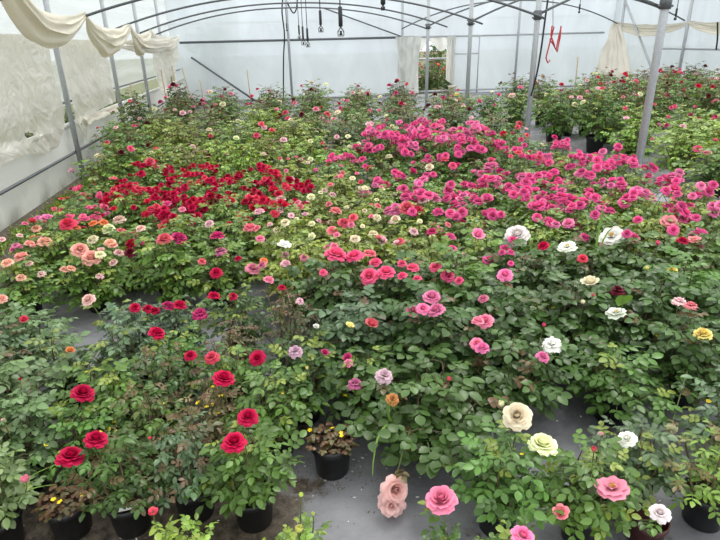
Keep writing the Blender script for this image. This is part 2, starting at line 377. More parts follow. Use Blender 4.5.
H0, H1, H2, H3, H4 = (-2.42, 5.6, 2.85), (-2.43, 8.42, 2.17), (-2.47, 11.05, 2.09), (-2.6, 13.45, 2.06), (-2.5, 16.6, 1.98)
swag('plastic_swag', H0, H1, .34, .74, -.10, -.16, 'largest cream plastic swag, hanging from the roof hoops over the front wall curtain', seed=1)
swag('plastic_swag', H1, H2, .14, .56, -.10, -.18, 'cream plastic swag over the second hanging curtain, between two hoop peaks', seed=11)
swag('plastic_swag', H2, H3, .14, .55, -.06, -.12, 'third cream plastic swag along the side wall, sagging before the gathered end', seed=21)
swag('plastic_swag', H3, H4, .1, .62, -.1, -.15, 'last crumpled cream swag on the side wall, trailing off by the back corner', seed=31, mat='film_curtain')
swag('plastic_swag', (XL + .12, 11.0, 1.82), (XL + .42, 15.6, 1.86), -.02, .26, .12, .1, 'bunched roll of clear plastic hanging low under the third and last swags', seed=71, mat='film_curtain')
def curtain(name, y0, y1, ztop, zbot, label, x=XL + .02, seed=0, hole=None, mat='film_curtain', nu=110, nv=90, amp=1.0, thick=None):
    mb = MB()
    def fn(u, v):
        y = y0 + (y1 - y0) * u; zb = zbot(u); z = ztop + (zb - ztop) * v
        a = amp * (.25 + .75 * v)
        d = .09 * nz(y * 1.7, z * 1.0, seed) + .05 * abs(nz(y * 3.4 + z, z * 2.4, seed + 4)) + .022 * abs(nz(y * 6 + z * 4, z * 6, seed + 8)) + .035 * math.sin(y * 9 + 3 * nz(y, z * .8, seed + 2)) * (1 - v * .4)
        return (x + a * d, y + .02 * nz(y * 3, z * 3, seed + 6), z)
    grid(mb, fn, nu, nv, skip=hole)
    o = mb.obj(name, M[mat]); tag(o, label, 'plastic sheet'); return o
curtain('plastic_curtain', 5.3, 8.25, 1.9, lambda u: .64 - .05 * math.cos(u * PI * 2) + (.0 if u < .3 else .0) - .12 * math.exp(-((u - .66) / .16) ** 2) + .34 * max(0, u - .8) / .2,
        'crumpled clear plastic curtain on the side wall with a torn hole near its bottom', seed=3, nu=130, nv=90,
        hole=lambda u, v: ((u - .56) / .06) ** 2 + ((v - .845) / .038 + .25 * math.sin(u * 40)) ** 2 < 1)
curtain('plastic_curtain', 8.48, 10.75, 1.85, lambda u: .78 + .06 * u - .35 * math.exp(-((u - .17) / .1) ** 2), 'crumpled clear plastic curtain between the second and third side wall posts', seed=13)
curtain('plastic_curtain', 13.7, 16.8, 1.85, lambda u: .5 + .9 * u, 'thin ragged plastic strip hanging from the last swag by the back corner', x=XL + .25, seed=23, amp=2)
# the torn film ends lying on the sill
mb = MB(); grid(mb, lambda u, v: (XL + .0 + .06 * v + .03 * nz(u * 8, v * 3), 9.0 + 1.9 * u, .78 - .1 * v + .03 * nz(u * 11, v * 2, 4)), 30, 6)
tag(mb.obj('film_scrap', M['film_swag']), 'torn scrap of cream film lying along the white sill beside the second curtain', 'plastic sheet')
# far bay
swag('plastic_swag', (XR - .02, 18.6, 2.13), (XR - .02, 15.05, 2.0), .1, .42, -.05, -.1, 'cream plastic swag in the far bay, sagging between the two far gutter posts', seed=41)
swag('plastic_swag', (XR - .02, 15.0, 2.02), (XR - .02, 11.6, 2.05), .1, .4, -.05, -.1, 'cream plastic swag in the far bay, the one nearer the aisle roses', seed=51)
mb = MB()
def fr(u, v):
    s = .35 + .65 * v; y = 18.55 - (-.1 + 1.55 * u) * (.3 + .7 * min(1, v * 1.4)) ; z = 2.1 - .1 * u - v * 2.05
    return (XR - .08 - .55 * v * (1 - u) + .06 * math.sin(u * 34 + 2 * nz(u * 4, v * 2)) * s + .05 * nz(u * 8, v * 6, 2), y + .05 * nz(v * 5, u * 6), z)
grid(mb, fr, 60, 30); tag(mb.obj('plastic_curtain', M['film_swag']), 'cream plastic curtain hanging to the ground below the far bay hoop', 'plastic sheet')
# strips at the doorway
mb = MB(); grid(mb, lambda u, v: (4.0 + .62 * u + .25 * (1 - v) * (u - .5) + .05 * math.sin(u * 22 + 4 * v), YB - .16 + .05 * math.sin(u * 17 + 2 * nz(v * 4, u)), 1.82 - 1.78 * v), 40, 30)
tag(mb.obj('door_curtain', M['film_strip']), 'whitish film strip curtain drawn aside next to the back doorway', 'plastic sheet')
mb = MB(); grid(mb, lambda u, v: (4.66 + 1.2 * u, YB + .02 + .04 * math.sin(u * 20), 1.80 - v * (.12 + .34 * abs(math.cos(u * PI * 1.5)) ** 1.5) + .02 * nz(u * 9, v)), 36, 8)
tag(mb.obj('door_curtain', M['film_strip']), 'scalloped film valance gathered along the top of the back doorway', 'plastic sheet')
mb = MB(); grid(mb, lambda u, v: (5.62 + .3 * u, YB - .1 + .03 * math.sin(u * 20 + v * 3), 1.8 - 1.35 * v - .2 * u * v), 14, 20)
tag(mb.obj('door_curtain', M['film_strip']), 'narrow film flap hanging beside the door frame, above the cream tub', 'plastic sheet')

# ------------------------------------------------------------------ hanging gear, cables, stakes
def sprinkler(px, py0, py1, y, label, big):
    p1 = aty(px, py1, y); p0 = aty(px, py0, y); L_ = (p0.z - p1.z)
    t = empty('hanging_sprinkler', p1); tag(t, label, 'sprinkler', 'misting sprinklers hung under the roof')
    topz = 2.53 - p1.z
    k = L_ / .25 if not big else L_ / .3
    a = .30 * L_; b = L_
    mb = MB(); tube(mb, [(0, 0, b), (0, 0, max(topz, b + .05))], .006, 6); mb.obj('drop_tube', M['black'], t)
    mb = MB(); tube(mb, [(0, 0, a), (0, 0, a + .01), (0, 0, b - .01), (0, 0, b)], [.008, .017 * (1.25 if big else 1), .017 * (1.25 if big else 1), .008], 10); mb.obj('weight', M['plumb'], t)
    wd = .36 * a; mb = MB()
    tube(mb, [(0, 0, a), (-wd * .5, 0, a * .75), (-wd, 0, a * .5), (-wd, 0, 0), (wd, 0, 0), (wd, 0, a * .5), (wd * .5, 0, a * .75), (0, 0, a)], .0055, 6); mb.obj('bracket', M['black'], t)
    mb = MB(); lathe(mb, [(.001, a * .62), (.014, a * .55), (.010, a * .35), (.02, a * .1), (.001, a * .08)], 10); mb.obj('nozzle', M['plumb'], t)
    return t
sprinkler(341, 6, 36, 6.0, 'largest dark sprinkler hanging from the roof, with a square wire bracket below', True)
sprinkler(321, 10, 32, 7.4, 'second largest dark sprinkler, hanging beside the biggest one', False)
sprinkler(308, 28, 47, 9.2, 'lowest of the cluster of three small hanging sprinklers', False)
sprinkler(303.5, 26, 45, 10.2, 'middle sprinkler in the cluster of three small hanging ones', False)
sprinkler(299.5, 25, 39, 11.6, 'highest of the cluster of three small hanging sprinklers', False)
sprinkler(287, 23, 31, 15.3, 'tiny far sprinkler hanging beside the back wall cables', False)
sprinkler(383, -6, 10, 5.2, 'sprinkler at the top whose square bracket alone shows, over the back crossbar', True)
sprinkler(579, 4, 13, 11.5, 'tiny sprinkler hanging over the far bay before the cream curtain', False)
sprinkler(675, 8, 20, 9.0, 'tiny sprinkler hanging in front of the cream swag', False)
def cable(pts, r, label, mat='black', name='cable'):
    mb = MB(); P = [Vector(p) for p in pts]; out = []
    for i in range(len(P) - 1):
        a = P[max(i - 1, 0)]; b = P[i]; c = P[i + 1]; d = P[min(i + 2, len(P) - 1)]
        for k in range(6):
            t = k / 6; out.append(.5 * ((2 * b) + (c - a) * t + (2 * a - 5 * b + 4 * c - d) * t * t + (3 * b - a - 3 * c + d) * t ** 3))
    out.append(P[-1]); tube(mb, out, r, 6); o = mb.obj(name, M[mat]); tag(o, label, 'cable'); return o
cable([aty(283, -4, 18.8), aty(282, 12, 18.8), aty(284.5, 35, 18.9), aty(283.5, 60, 18.9), aty(283.5, 100, 18.9)], .024, 'black cable running straight down the back film beside the slim post')
cable([aty(287, 2, 18.6), aty(291, 10, 18.6), aty(294, 13, 18.6), aty(296.5, 8, 18.6), aty(297.5, -4, 18.6)], .022, 'short black cable loop at the roof beside the straight cable')
cable([aty(548.5, -5, 8.75), aty(545, 20, 8.72), aty(541, 50, 8.68), aty(536.5, 75, 8.66), aty(531, 96, 8.66)], .014, 'black cable slanting down to the second aisle post')
cable([aty(717.5, 22, 13.6), aty(717.5, 38, 13.6), aty(716, 50, 13.6)], .02, 'short blue-black cable end hanging from the far swag')
# red cord: one tangled ribbon
mb = MB(); random.seed(5)
rp_ = [aty(x, y, 8.9) for x, y in ((550, 60), (548, 63), (546, 58), (549, 46), (551, 38), (554, 27), (552, 26), (551, 36), (554, 44), (556, 50), (558, 40), (561, 28), (561, 26), (560, 38), (557, 52), (553, 44), (550, 40), (553, 33))]
tube(mb, rp_, .011, 6); o = mb.obj('red_cord', M['red_cord']); tag(o, 'tangled red cord hanging by the second aisle post in front of the back film', 'cord')
cable([aty(553, 27, 8.9), aty(553, 10, 8.9), aty(553, -6, 8.9)], .004, 'thin string carrying the tangled red cord')
for i, (px, py, y, nm) in enumerate(((130, 83, 11.4, 'by the second and third wall posts, over the leafy corner bush'), (161, 70, 13.6, 'beside the ragged film strip'), (172, 66, 13.5, 'first of the pair right of the ragged film strip'.replace('right of', 'beyond')), (182, 68, 13.0, 'leaning, second of the pair beyond the ragged film strip'), (200, 80, 12.4, 'short one before the diagonal brace'), (247, 70, 12.4, 'standing where the diagonal brace ends'), (578, 57, 12.2, 'standing alone in the far bay before the cream curtain'))):
    p = aty(px, py, y); ln = .16 if i == 3 else .03
    mb = MB(); tube(mb, [(p.x + ln * 1.2, y, 0), (p.x, y, p.z)], .011, 6); o = mb.obj('bamboo_stake', M['bamboo']); tag(o, f'thin bamboo stake {nm}', 'stake', 'bamboo stakes among the back bushes')

# ------------------------------------------------------------------ plant meshes
def leaflet(mb, p, d, n, ln, wd, val, yg, rng, curl=.25, fold=.16):
    d = d.normalized(); s = d.cross(n).normalized(); n = s.cross(d)
    vs = [p]
    for t, h in ((.2, .72), (.5, 1.0), (.8, .66)):
        c = p + d * (ln * t) - n * (curl * ln * t * t)
        up = n * (fold * wd * h)
        vs += [c - s * (wd * .5 * h) + up, c, c + s * (wd * .5 * h) + up]
    vs.append(p + d * ln - n * (curl * ln))
    fs = [(0, 2, 1), (0, 3, 2), (1, 2, 5, 4), (2, 3, 6, 5), (4, 5, 8, 7), (5, 6, 9, 8), (7, 8, 10), (8, 9, 10)]
    mb.add(vs, fs, 0, val=val, young=yg)
def compound(mb, p, d, n, ln, ratio, rng, yg, count=5, val=None):
    """a rose leaf: a rachis with one end leaflet and pairs beside it"""
    d = d.normalized(); s = d.cross(n).normalized(); n = s.cross(d).normalized()
    R = ln * (1.55 if count == 5 else 1.0)
    v = rng.random() if val is None else val
    droop = .12 + .2 * rng.random()
    def at(t): return p + d * (R * t) - n * (R * droop * t * t)
    wv = ln * .025
    mb.add([p - s * wv, p + s * wv, at(.5) + s * wv, at(.5) - s * wv, at(1) + s * wv * .6, at(1) - s * wv * .6], [(0, 1, 2, 3), (3, 2, 4, 5)], 0, val=v * .7, young=yg)
    def one(t, ang, k):
        dd = d * math.cos(ang) + s * math.sin(ang) - n * (droop * t * 1.2) + Vector((rng.uniform(-.15, .15), rng.uniform(-.15, .15), rng.uniform(-.15, .12)))
        nn = n + Vector((rng.uniform(-.3, .3), rng.uniform(-.3, .3), 0))
        leaflet(mb, at(t), dd, nn, ln * k * rng.uniform(.88, 1.12), ln * ratio * k * rng.uniform(.9, 1.1), min(1, max(0, v + rng.uniform(-.12, .12))), yg, rng)
    one(1.0, 0, 1.05)
    for t, k in ((.72, .95), (.34, .75))[:(count - 1) // 2]:
        a = rng.uniform(.95, 1.2)
        one(t, a, k); one(t, -a, k)
def bez(a, b, c, t): return a * (1 - t) ** 2 + b * (2 * t * (1 - t)) + c * t * t
def make_foliage(seed, h, r, ncane, nleaf, ln, ratio, young=.2, z0=.13, side=1, fill=.5, spike=.05, low=None):
    """one bush: woody canes fanning from the pot and compound leaves along them; young leaves sit at the shoot tips"""
    rng = random.Random(seed); lf = MB(); st = MB()
    for i in range(ncane):
        az = 2 * PI * (i + rng.uniform(-.3, .3)) / ncane; q = math.sqrt(rng.uniform(.02, 1)) if i % 3 else rng.uniform(0, .3)
        top = h * (1 - .42 * q * q) * rng.uniform(.86, 1.0 + spike)
        a = Vector((.025 * math.cos(az), .025 * math.sin(az), z0 - .01)); c = Vector((r * .85 * q * math.cos(az), r * .85 * q * math.sin(az), top))
        b = Vector((a.x * 3 + c.x * .35, a.y * 3 + c.y * .35, z0 + (top - z0) * .62))
        tube(st, [bez(a, b, c, t) for t in (0, .33, .66, 1)], [.0048, .004, .003, .0015], 5, cap=False)
        n = nleaf
        g = rng.random() * 6
        for k in range(n):
            t = .12 + .88 * (k + rng.random() * .6) / n
            t = min(t, 1); p = bez(a, b, c, t); g += 2.4
            out = Vector((math.cos(g), math.sin(g), 0)) + Vector((p.x, p.y, 0)) * (1.1 / max(r, .01)) * .6
            out = out.normalized() * 1.0 + Vector((0, 0, rng.uniform(-.15, .5) + .5 * (t - .6)))
            # side shoot carries the leaf off the cane
            reach = r * rng.uniform(.05, .38) * (1.1 - .6 * t) * side
            q2 = p + out.normalized() * reach
            lz = (low if low else z0 + .01)
            if q2.z < lz: q2.z = lz + rng.uniform(0, .04)
            if reach > .05: tube(st, [p, (p + q2) * .5 + Vector((0, 0, .008)), q2], [.002, .0017, .0012], 4, cap=False)
            rad = math.hypot(q2.x, q2.y) / r; hi = q2.z / h
            yg = 1.0 if (t > .82 and rng.random() < young * 2.2) else (rng.uniform(.3, .8) if rng.random() < young * .5 else 0.0)
            nrm = Vector((q2.x * .9 / r, q2.y * .9 / r, 1.0)) + Vector((rng.uniform(-.35, .35), rng.uniform(-.35, .35), 0))
            compound(lf, q2, out, nrm, ln * rng.uniform(.75, 1.15) * (.8 if yg > .9 else 1), ratio, rng, yg, 5 if rng.random() < .8 else 3)
    return lf, st, (h, r)
# kind: (height, radius, canes, leaves per cane, leaflet length, width/length, young share, material, variants)
KINDS = {
    'rose':  (.50, .22, 11, 13, .040, .66, .10, 'leaf', 5),
    'upright': (.46, .17, 11, 13, .037, .66, .10, 'leaf', 4),
    'mauve': (.46, .18, 10, 13, .033, .60, .26, 'leaf_red', 4),
    'fine':  (.52, .17, 11, 13, .026, .5, .40, 'leaf_red', 3),
    'broad': (.54, .27, 14, 15, .043, .76, .05, 'leaf_red', 5),
    'bed':   (.54, .32, 16, 13, .045, .66, .18, 'leaf', 5),
    'bedred': (.54, .32, 16, 13, .045, .66, .2, 'leaf_red', 4),
    'shrub': (.80, .50, 22, 15, .056, .62, .22, 'leaf', 4),
    'shrubred': (.80, .50, 22, 15, .056, .62, .28, 'leaf_red', 4),
}
FOL = {}
for kn, (h, r, nc, nl, ln, ra, yg, mt, nv) in KINDS.items():
    for k in range(nv):
        lf, st, hr = make_foliage(1000 + k * 17 + len(kn) * 131 + ord(kn[0]), h, r, nc, nl, ln, ra, yg, z0=.2 if 'shrub' in kn else .13, low={'upright': .235, 'mauve': .215, 'fine': .2}.get(kn))
        FOL.setdefault(kn, []).append((lf.mesh(kn + '_foliage', [M[mt]]), st.mesh(kn + '_canes', [M['wood_stem']])))

# roses
def petal(mb, phi, r0, th0, th1, L, dphi, rng, edge, z0=0, nu=4, nvv=4, frill=.02, wmax=None):
    vs = []; ed = []
    tilt = rng.uniform(-.08, .08)
    for j in range(nvv + 1):
        t = j / nvv
        rho, z = r0, z0
        K = 6
        for q in range(K):
            tt = t * (q + .5) / K; th = th0 + th1 * tt * tt + tilt
            rho += math.sin(th) * L * t / K; z += math.cos(th) * L * t / K
        wd = math.sin(PI * (.16 + .66 * t)) if t < 1 else math.sin(PI * .82) * .9
        for i in range(nu + 1):
            s = 2 * i / nu - 1
            half = dphi * wd * max(.12, L * .55)
            if wmax: half = min(half, wmax)
            a = half / max(rho, half / 1.25) * s
            rr = max(rho, .006)
            x, y = rr * math.cos(phi + a), rr * math.sin(phi + a)
            zz = z - .10 * L * s * s * t + frill * rng.uniform(-1, 1) * t
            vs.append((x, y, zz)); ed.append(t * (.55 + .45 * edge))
    fs = [(j * (nu + 1) + i, j * (nu + 1) + i + 1, (j + 1) * (nu + 1) + i + 1, (j + 1) * (nu + 1) + i) for j in range(nvv) for i in range(nu)]
    mb.add(vs, fs, 0, edge=ed)
def calyx(mb, rng, s=1.0, up=False):
    lathe(mb, [(.001, -.16 * s), (.05 * s, -.15 * s), (.085 * s, -.06 * s), (.07 * s, .01 * s)], 8, 1)
    for k in range(5):
        a = 2 * PI * k / 5 + .3; th = .35 if up else 1.75
        p0 = Vector((.06 * s * math.cos(a), .06 * s * math.sin(a), -.02 * s)); o = Vector((math.cos(a), math.sin(a), 0)); q = Vector((-math.sin(a), math.cos(a), 0))
        L = .34 * s
        d1 = o * math.sin(th) + Vector((0, 0, math.cos(th)))
        mb.add([p0 - q * .05 * s, p0 + q * .05 * s, p0 + d1 * L * .5 + q * .045 * s, p0 + d1 * L * .5 - q * .045 * s, p0 + d1 * L], [(0, 1, 2, 3), (3, 2, 4)], 1)
def rosette(seed, layers, r0=.02, nu=4, nvv=4, frill=.012):
    rng = random.Random(seed); mb = MB(); nL = len(layers)
    for k, (n, t0, t1, L, dp) in enumerate(layers):
        off = rng.random() * 6
        for i in range(n):
            petal(mb, off + 2 * PI * (i + rng.uniform(-.15, .15)) / n, r0 + .026 * k, math.radians(t0 + rng.uniform(-5, 5)), math.radians(t1 + rng.uniform(-8, 8)), L * rng.uniform(.93, 1.07), dp, rng, k / max(1, nL - 1), 0, nu, nvv, frill)
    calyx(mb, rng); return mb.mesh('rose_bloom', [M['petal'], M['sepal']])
FULL = [(3, 18, -46, .40, 1.5), (4, 15, -26, .42, 1.4), (5, 14, -10, .43, 1.3), (6, 18, 6, .44, 1.25), (7, 27, 22, .45, 1.25), (7, 40, 42, .46, 1.25), (7, 56, 64, .46, 1.25), (6, 74, 60, .44, 1.25)]
BL = {}
BL['full'] = [rosette(40 + k, FULL, r0=.012) for k in range(4)]
BL['pom'] = [rosette(60 + k, [(3, 18, -46, .42, 1.5), (5, 14, -14, .44, 1.3), (6, 20, 8, .45, 1.25), (7, 32, 34, .45, 1.25), (7, 50, 70, .45, 1.25), (6, 74, 96, .42, 1.25)], r0=.01, nu=3, nvv=4) for k in range(4)]
BL['cup'] = [rosette(80 + k, [(3, 14, -34, .42, 1.5), (4, 14, -14, .46, 1.3), (5, 22, 0, .48, 1.3), (5, 36, 26, .50, 1.25)], r0=.01) for k in range(3)]
BL['open'] = [rosette(90 + k, [(4, 30, 20, .30, 1.2), (5, 58, 24, .46, 1.45), (5, 80, 18, .50, 1.5)], r0=.03, frill=.03) for k in range(3)]
BL['spent'] = [rosette(95 + k, [(4, 15, -20, .34, 1.2), (6, 15, 40, .4, .9), (7, 40, 60, .42, .95), (7, 70, 70, .44, .95), (6, 100, 50, .4, .9)], r0=.01, frill=.05) for k in range(2)]
def bud(seed, openness):
    rng = random.Random(seed); mb = MB()
    for k, (n, L) in enumerate(((3, .62), (4, .60), (4, .52))):
        for i in range(n):
            petal(mb, 2 * PI * (i + .3 * k) / n, .05 + .03 * k, math.radians(20 + 6 * k + openness), math.radians(-34 + openness * 1.5), L, 1.0, rng, k / 2, 0, 4, 5, .006, wmax=.26)
    calyx(mb, rng, .95, True); return mb.mesh('rose_bud', [M['petal'], M['sepal']])
BL['bud'] = [bud(7 + k, k * 5) for k in range(3)]
UNIT = {}
for kn, L_ in BL.items():
    UNIT[kn] = [2 * max(math.hypot(v.co.x, v.co.y) for v in me.vertices if kn != 'bud' or v.co.z > .15) * .95 for me in L_]
mb = MB(); rng = random.Random(3)
for k in range(18):
    a = rng.random() * 6.28; q = .09 * math.sqrt(rng.random()); p = Vector((q * math.cos(a), q * math.sin(a), .05))
    tube(mb, [p, p * 1.25 + Vector((0, 0, .10)), p * 1.3 + Vector((0, 0, .13))], [.006, .006, .015], 5)
STAMEN = mb.mesh('stamens', [M['stamen']])

# pot, soil, tag, clover
POT_H = .15
mb = MB(); lathe(mb, [(.001, .0), (.064, .0), (.067, .006), (.078, .118), (.084, .122), (.086, .126), (.086, .15), (.080, .1505), (.078, .13), (.066, .02), (.001, .02)], 28); POT = mb.mesh('plant_pot', [M['pot']])
mb = MB(); rng = random.Random(9)
def soilf(u, v):
    r = .078 * v; a = 2 * PI * u; return (r * math.cos(a), r * math.sin(a), .128 + .012 * nz(r * 30 * math.cos(a), r * 30 * math.sin(a), 2) * (1 - .3 * v))
grid(mb, soilf, 20, 6); SOIL = mb.mesh('soil', [M['soil']])
mb = MB(); box(mb, (-.011, -.0006, -.03), (.011, .0006, .075)); TAGM = mb.mesh('plant_tag', [M['white_plastic']])
mb = MB()
for k, (z, wd) in enumerate(((.062, .007), (.052, .008), (.042, .005))): box(mb, (-wd, -.0012, z), (wd, -.0007, z + .0025))
TAGP = mb.mesh('tag_lines', [M['tag_print']])
def clover_mesh(seed, r, n):
    rng = random.Random(seed); mb = MB()
    for k in range(n):
        a = rng.random() * 6.28; q = r * math.sqrt(rng.random()); b = Vector((q * .6 * math.cos(a), q * .6 * math.sin(a), .13)); p = Vector((q * math.cos(a), q * math.sin(a), .15 + .035 * rng.random() - .08 * max(0, q / .085 - 1)))
        v = rng.random(); yg = 1 if rng.random() < .55 else .2
        tube(mb, [b, p], [.0006, .0006], 3, cap=False, val=v, young=yg)
        for i in range(3):
            g = a + 2.09 * i + rng.uniform(-.2, .2)
            leaflet(mb, p, Vector((math.cos(g), math.sin(g), rng.uniform(-.2, .15))), Vector((0, 0, 1)), .015 * rng.uniform(.8, 1.3), .017, v, yg, rng, .2, .1)
    return mb.mesh('clover', [M['leaf_red']])
CLOVER = [clover_mesh(3 + k, .10, 80) for k in range(3)]
mb = MB(); rng = random.Random(2)
for k in range(5):
    a = 2 * PI * k / 5; leaflet(mb, Vector((0, 0, 0)), Vector((math.cos(a), math.sin(a), .35)), Vector((0, 0, 1)), .0095, .009, 1, 0, rng, .1, .05)
YFL = mb.mesh('clover_flower', [M['yellow']])
mb = MB(); rng = random.Random(12)
for k in range(9):
    a = rng.random() * 6.28; o = Vector((math.cos(a), math.sin(a), 0)); L = rng.uniform(.16, .3); n = 6; vs = []
    s = Vector((-o.y, o.x, 0))
    for i in range(n + 1):
        t = i / n; p = o * (.03 + L * .8 * t * t) + Vector((0, 0, .13 + L * (t - .55 * t * t))); wv = .006 * (1 - t) ** .6 + .0004; vs += [p - s * wv, p + s * wv]
    mb.add(vs, [(2 * i, 2 * i + 1, 2 * i + 3, 2 * i + 2) for i in range(n)], 0)
GRASS = mb.mesh('grass_tuft', [M['grassb']])

# ------------------------------------------------------------------ bushes
C_ = {k: lin(v) for k, v in dict(crimson=(206, 24, 80), red=(212, 34, 74), darkred=(176, 18, 58), maroon=(104, 18, 40), magenta=(208, 62, 124), hotpink=(238, 104, 164), hot2=(244, 142, 188), rosepink=(240, 106, 148),
    pink=(242, 150, 178), palepink=(248, 206, 212), coral=(238, 112, 130), coralred=(234, 80, 108), peach=(250, 194, 174), palepeach=(248, 210, 202), orange=(243, 158, 104), cream=(248, 242, 208), lemon=(246, 242, 160),
    yellow=(248, 228, 140), white=(250, 249, 240), salmon=(244, 148, 158), lavender=(222, 186, 202), mauve=(206, 120, 156), lime=(232, 240, 140), rust=(200, 136, 82)).items()}
LEAFC = {k: lin(v) for k, v in dict(dark=(72, 102, 50), mid=(90, 124, 56), grey=(94, 118, 82), pale=(106, 130, 84), lime=(120, 138, 58), bed=(98, 130, 58), brown=(100, 98, 62), vivid=(120, 152, 64), wine=(112, 78, 70)).items()}
BUSH = []   # dicts
BR = random.Random(77)
def bush(x, y, kind='rose', h=None, r=None, leaf='mid', label=None, group='potted roses in the greenhouse', pot=1.0, clover=False, tag_=False, grass=False, foliage=True, cat='rose bush', z=0, name='potted_rose_bush', block='front', nopot=False):
    bh, br = KINDS[kind][0], KINDS[kind][1]
    h = h or bh; r = r or br
    if nopot: z -= .18 * (h or 1) / .8
    t = empty(name, (x, y, z), BR.uniform(0, 6.28)); tag(t, label, cat, group)
    if not nopot:
        link('plant_pot', POT, t, scale=pot); link('soil', SOIL, t, scale=pot)
    if foliage:
        fm, cm = BR.choice(FOL[kind]); z0 = .2 if 'shrub' in kind else .13
        s = (r / br * BR.uniform(.94, 1.06), r / br * BR.uniform(.94, 1.06), h / bh)
        f = link('foliage', fm, t, scale=s); c = LEAFC[leaf]; q = BR.uniform(.86, 1.14); wq = BR.uniform(-.07, .07)
        f.color = (c[0] * q * (1 + wq), c[1] * q, c[2] * q * (1 - wq), 1)
        link('stem', cm, t, scale=s)
    if clover:
        cc = link('clover', BR.choice(CLOVER), t, scale=(pot, pot, pot)); cc.color = (*LEAFC['brown' if BR.random() < .5 else 'mid'], 1)
        for k in range(BR.randint(3, 6)):
            a = BR.random() * 6.28; q = BR.uniform(.04, .16) * pot
            p = (q * math.cos(a), q * math.sin(a), (.185 if not foliage else BR.uniform(.2, .8) * h) * pot)
            link('clover_flower', YFL, t, loc=p if foliage else (p[0] * .7, p[1] * .7, p[2]), rot=(BR.uniform(-.5, .5), BR.uniform(-.5, .5), 0), scale=BR.uniform(.9, 1.3))
    if tag_:
        nb = Vector((0, -.75, .65)).normalized(); zl = Vector((.97, 0, .12)); zl = (zl - nb * zl.dot(nb)).normalized(); yl = -nb; xl = yl.cross(zl)
        mt = Matrix.Rotation(-t.rotation_euler.z, 4, 'Z') @ Matrix.Translation((.005, -.088, .178)) @ Matrix((xl, yl, zl)).transposed().to_4x4()
        g = link('plant_tag', TAGM, t); g.matrix_local = mt @ Matrix.Scale(.8, 4)
        link('tag_lines', TAGP, g)
    if grass:
        link('grass_tuft', GRASS, t, scale=BR.uniform(.9, 1.2))
    d = dict(o=t, x=x, y=y, z=z, h=h, r=r, blooms=[], kind=kind, block=block, stalks=MB(), leaf=leaf, nf=not foliage); BUSH.append(d); return d
UPZ = Vector((0, 0, 1))
def bloom(d, P, size, ctype, c, tiltv=None, calx=False, drop=False, leaves=True):
    """puts a bloom with its stalk on bush d; P is the bloom's centre in the world, size its diameter"""
    t = d['o']; inv = Matrix.Rotation(-t.rotation_euler.z, 3, 'Z')
    loc = inv @ (Vector(P) - t.location)
    if tiltv is None:
        outw = Vector((P[0] - d['x'], P[1] - d['y'], 0)) / max(d['r'], .1)
        nd = UPZ * 1.0 + outw * .45 + Vector((BR.uniform(-.35, .35), BR.uniform(-.6, .2), 0))
    else: nd = Vector(tiltv)
    nd = (inv @ nd).normalized()
    q = nd.to_track_quat('Z', 'Y'); rot = (q.to_matrix() @ Matrix.Rotation(BR.random() * 6.28, 3, 'Z')).to_euler()
    vi = BR.randrange(len(BL[ctype])); s = size / UNIT[ctype][vi]; up = {'bud': .3, 'cup': .25}.get(ctype, .16) * s
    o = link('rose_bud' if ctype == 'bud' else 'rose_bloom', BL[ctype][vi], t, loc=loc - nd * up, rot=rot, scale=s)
    cc = C_[c]; k = BR.uniform(.85, 1.12); o.color = (min(1, cc[0] * k), min(1, cc[1] * k * BR.uniform(.9, 1.1)), min(1, cc[2] * k), 1)
    if ctype == 'open' and size > .05 and d['block'] == 'front': link('stamens', STAMEN, o)
    d['blooms'].append(c)
    base = loc - nd * (up + .14 * s)
    root = Vector((loc.x * .15, loc.y * .15, .45 * d['h'])) if not drop else Vector((loc.x * .2, loc.y * .2, .6 * d['h']))
    mid = base - nd * (.35 * (base - root).length) if not drop else Vector(((base.x + root.x) * .5, (base.y + root.y) * .5, max(base.z, root.z) + .05))
    pts = [bez(root, mid, base, k / 6) for k in range(7)]
    tube(d['stalks'], pts, [.0034, .0031, .0028, .0026, .0024, .0022, .002], 5, mi=0, cap=False)
    if leaves and size > .03:
        rg = random.Random(len(d['blooms']) * 7 + int(loc.x * 1e4))
        for k in (3, 4, 5):
            a = rg.random() * 6.28
            compound(d['stalks_l'], pts[k], Vector((math.cos(a), math.sin(a), .35)), UPZ, KINDS[d['kind']][4] * .8, KINDS[d['kind']][5], rg, 0 if rg.random() < .6 else .8, 5)
def sel(pred): return [d for d in BUSH if pred(d)]

# front pots, one by one ------------------------------------------------
G1 = 'potted roses at the front of the greenhouse'
def fb(x, y, kind, label, **k): return bush(x, y, kind, label=label, group=G1, **k)
fb(-.92, 1.77, 'rose', 'black pot of low brownish clover weeds with tiny yellow flowers, no rose on it', foliage=False, clover=True, cat='potted weeds', name='potted_clover')
fb(-.69, 1.75, 'mauve', 'small rose bush with a white plant tag in its pot, beside the clover pot', h=.42, tag_=True, leaf='dark')
fb(-.45, 1.78, 'mauve', 'small bloomless rose bush with dusty mauve young leaves between two dark pots', h=.45, leaf='grey')
fb(-.215, 1.70, 'upright', 'compact potted rose with two crimson blooms, standing by the bare grey floor', h=.42, r=.18, leaf='mid')
fb(-1.16, 1.74, 'upright', 'potted rose with one tight pink bud and grassy blades, beside the clover pot', h=.42, grass=True, leaf='pale')
fb(-1.19, 2.04, 'broad', 'broad pale-leaved rose bush with a small peach bud, behind the grassy corner pot', h=.46, r=.22, leaf='pale')
fb(-.92, 2.04, 'rose', 'potted rose with two large crimson blooms side by side, behind the clover pot', h=.38, r=.18, leaf='mid', clover=True)
fb(-.64, 2.03, 'mauve', 'reddish-tipped rose bush in the second pot row, behind the white tag', h=.47, leaf='mid', clover=True)
